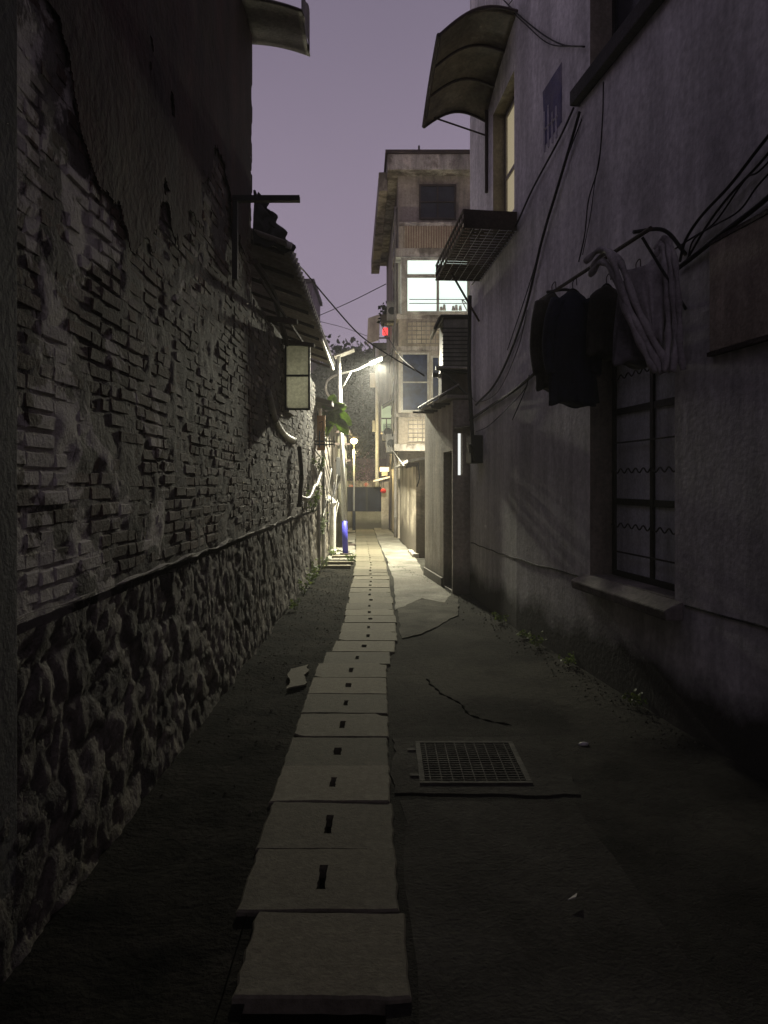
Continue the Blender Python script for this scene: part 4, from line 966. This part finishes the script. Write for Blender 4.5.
# pale wall & shrubs behind the gate
bw = tag(MB().box((-9,33,-.3),(5,33.3,2.6)).build('boundary_wall','brownroof'), 'mauve brown boundary wall standing behind the end gate', 'wall')
for i,(x_,lab) in enumerate(((-.75,'pink blossoming shrub right behind the gate'),(-1.4,'paler shrub left behind the gate'))):
    t = thing('flowering_shrub', lab, 'shrub', (x_,29.5,0), 'shrubs behind the end gate')
    MB().tube([(x_,29.5,-.3),(x_+.05,29.5,1.2)], .04, 6, .02).build('trunk','bark',t)
    b = MB()
    for k in range(900):
        a = Vector((random.gauss(0,.3),random.gauss(0,.25),random.gauss(0,.34))); b.leaf(Vector((x_,29.5,1.95))+a, U(.04,.09))
    b.build('crown','leafp' if i == 0 else 'leafg',t)
for px,py in ((351,489),(366,487)):
    tag(MB().rings([[at(px,py,28.2)+Vector((math.cos(a)*r,math.sin(a)*r,h)) for a in [k*.785 for k in range(8)]] for r,h in ((.03,0),(.09,.05),(.09,.12),(.03,.16))]).build('red_lantern','redcloth',smooth=True), 'tiny red lantern behind the gate, %s of two' % ('left' if px < 360 else 'right'), 'lantern')

# ------------------------------------------------------------------ far buildings, hill, wood
for (px0,px1,py0,d_,m,lab) in ((296,312,283,62,'brownroof','flat-topped far block showing above the cement roof'),(377,384,350,36,'wall_d','narrow far house beyond the tenement side')):
    t = thing('far_house', lab, 'house', (xf((px0+px1)/2,d_),d_+4,0))
    x0,x1 = xf(px0,d_),xf(px1,d_)+ (4 if px0 > 350 else 0); x0 -= (6 if px0 < 350 else 0)
    MB().box((x0,d_,-.3),(x1,d_+8,zf(py0,d_))).build('wall',m,t)
    MB().box((x0-.2,d_-.2,zf(py0,d_)),(x1+.2,d_+8.2,zf(py0,d_)+.3)).build('roof','rust',t)
    for k in range(3): MB().box((x1-1.3,d_-.05,zf(py0,d_)-1.8-k*3),(x1-.5,d_-.01,zf(py0,d_)-.7-k*3)).build('window','darkglass',t)
def hz_(x_, y_):
    h = 12.2*math.exp(-((x_+3)/26)**2)*min(1,max(0,(y_-42)/28))**.8
    return h+noise.noise(Vector((x_*.08,y_*.08,0)))*1.2-.3
b = MB(); b.grid(lambda u,v: (-60+120*u, 40+70*v, hz_(-60+120*u, 40+70*v)-.4), 60, 40); struct(b.build('hill','hill',smooth=True,origin=(0,0,0)))
b = MB()
for i in range(560):
    x_ = random.gauss(-3,9); y_ = U(42,78); c0 = Vector((x_,y_,hz_(x_,y_)+U(-.2,.7))); r_ = U(.8,1.7)
    for k in range(95):
        q = Vector((random.gauss(0,.5),random.gauss(0,.5),random.gauss(0,.5)))*r_; b.leaf(c0+q, U(.3,.65))
tag(b.build('hillside_wood','leafd',origin=(0,0,0)), 'dark wooded hillside closing the view above the gate', 'wood', kind='stuff')
for i,(px,py,d_,lab) in enumerate(((345,352,46,'tall dark tree on the hill edge just right of the cement roof'),(362,372,48,'lower dark tree on the hill beneath the crossing wires'),(372,402,40,'dim broad tree behind the lamp head'),(352,425,38,'dim tree right of the first lamp post, below the hill crest'))):
    base = at(px,482,d_); t = thing('hill_tree', lab, 'tree', (base.x,d_,0), 'trees below the hill crest')
    zt = zf(py,d_)-.8
    MB().tube([(base.x,d_,-.3),(base.x+.2,d_,zt*.5),(base.x,d_,zt)], .16, 7, .06).build('trunk','bark',t)
    b = MB()
    for q in range(16):
        c0 = Vector((base.x+random.gauss(0,.9),d_+random.gauss(0,.8),zt-abs(random.gauss(0,1.3))+.5)); 
        for k in range(120): b.leaf(c0+Vector((random.gauss(0,.35),random.gauss(0,.35),random.gauss(0,.3))), U(.10,.26))
    b.build('crown','leafd',t)
# overhead wires
cable([at(289,256,10.5),at(305,272,12),at(330,302,13),at(360,335,13.5),at(392,357,13),at(424,375,12)], .013, 'black wire drooping across the sky from the cement roof to the air conditioner')
cable([at(316,317,30),at(350,302,26),at(386,284,22.3)], .014, 'thin wire crossing the sky up to the tenement')
cable([at(318,321,30),at(345,328,35),at(378,340,28)], .012, 'faint lower wire above the hill')
cable([at(382,327,24),at(392,344,20),at(402,358,15),at(424,376,12.2)], .012, 'second wire dropping from the potted plants to the air conditioner')
cable([at(388,445,22),at(396,455,20),at(404,466,17)], .012, 'pale wire from the tenement side to the annex roof', 'greycable')

# ------------------------------------------------------------------ haze
hb = MB().box((-40,-8,-1.4),(40,84,16.5)).build('haze', 'white', origin=(0,0,0)); hb['kind'] = 'stuff'; tag(hb, 'thin night mist glowing round the street lamps', 'haze')
hm = bpy.data.materials.new('night_mist'); hm.use_nodes = True; nt = hm.node_tree
nt.nodes.remove(nt.nodes['Principled BSDF']); pv = nt.nodes.new('ShaderNodeVolumePrincipled'); pv.inputs['Density'].default_value = .0022
pv.inputs['Color'].default_value = (.85,.85,.85,1); pv.inputs['Anisotropy'].default_value = .55
nt.links.new(pv.outputs[0], nt.nodes['Material Output'].inputs['Volume'])
hb.data.materials.clear(); hb.data.materials.append(hm)

# ------------------------------------------------------------------ world: purple city-glow night sky
w = bpy.data.worlds.new('World'); scene.world = w; w.use_nodes = True; nt = w.node_tree; bg = nt.nodes['Background']
tc = nt.nodes.new('ShaderNodeTexCoord'); sp = nt.nodes.new('ShaderNodeSeparateXYZ'); nt.links.new(tc.outputs['Generated'], sp.inputs[0])
rr = nt.nodes.new('ShaderNodeValToRGB'); nt.links.new(sp.outputs['Z'], rr.inputs[0])
e = rr.color_ramp.elements; e[0].position = 0.; e[0].color = (.27,.222,.285,1); e[1].position = .62; e[1].color = (.108,.093,.132,1)
q = e.new(.25); q.color = (.208,.172,.228,1)
nz = nt.nodes.new('ShaderNodeTexNoise'); nz.inputs['Scale'].default_value = 1.4; nz.inputs['Detail'].default_value = 3
nt.links.new(tc.outputs['Generated'], nz.inputs['Vector'])
r2 = nt.nodes.new('ShaderNodeValToRGB'); nt.links.new(nz.outputs['Fac'], r2.inputs[0]); r2.color_ramp.elements[0].position=.3; r2.color_ramp.elements[1].position=.7
r2.color_ramp.elements[0].color = (.90,.90,.91,1); r2.color_ramp.elements[1].color = (1.08,1.07,1.06,1)
mx = nt.nodes.new('ShaderNodeMix'); mx.data_type='RGBA'; mx.blend_type='MULTIPLY'; mx.inputs[0].default_value=1
nt.links.new(rr.outputs[0], mx.inputs[6]); nt.links.new(r2.outputs[0], mx.inputs[7]); nt.links.new(mx.outputs[2], bg.inputs[0]); bg.inputs[1].default_value = 1.03

# ------------------------------------------------------------------ camera, view
cam = bpy.data.cameras.new('Camera'); co = bpy.data.objects.new('Camera', cam); COL.objects.link(co)
co.location = (0,0,EYE); co.rotation_euler = (R(90),0,0); cam.sensor_width = 36; cam.lens = 36*F/1024
cam.shift_y = -30/1024; cam.clip_end = 500; cam.clip_start = .05; scene.camera = co
vs = scene.view_settings; vs.view_transform = 'Standard'; vs.look = 'None'; vs.exposure = .5; vs.gamma = 1; vs.use_curve_mapping = False
scene.render.resolution_x = 768; scene.render.resolution_y = 1024
for o in bpy.data.objects:
    if '_o' in o: del o['_o']
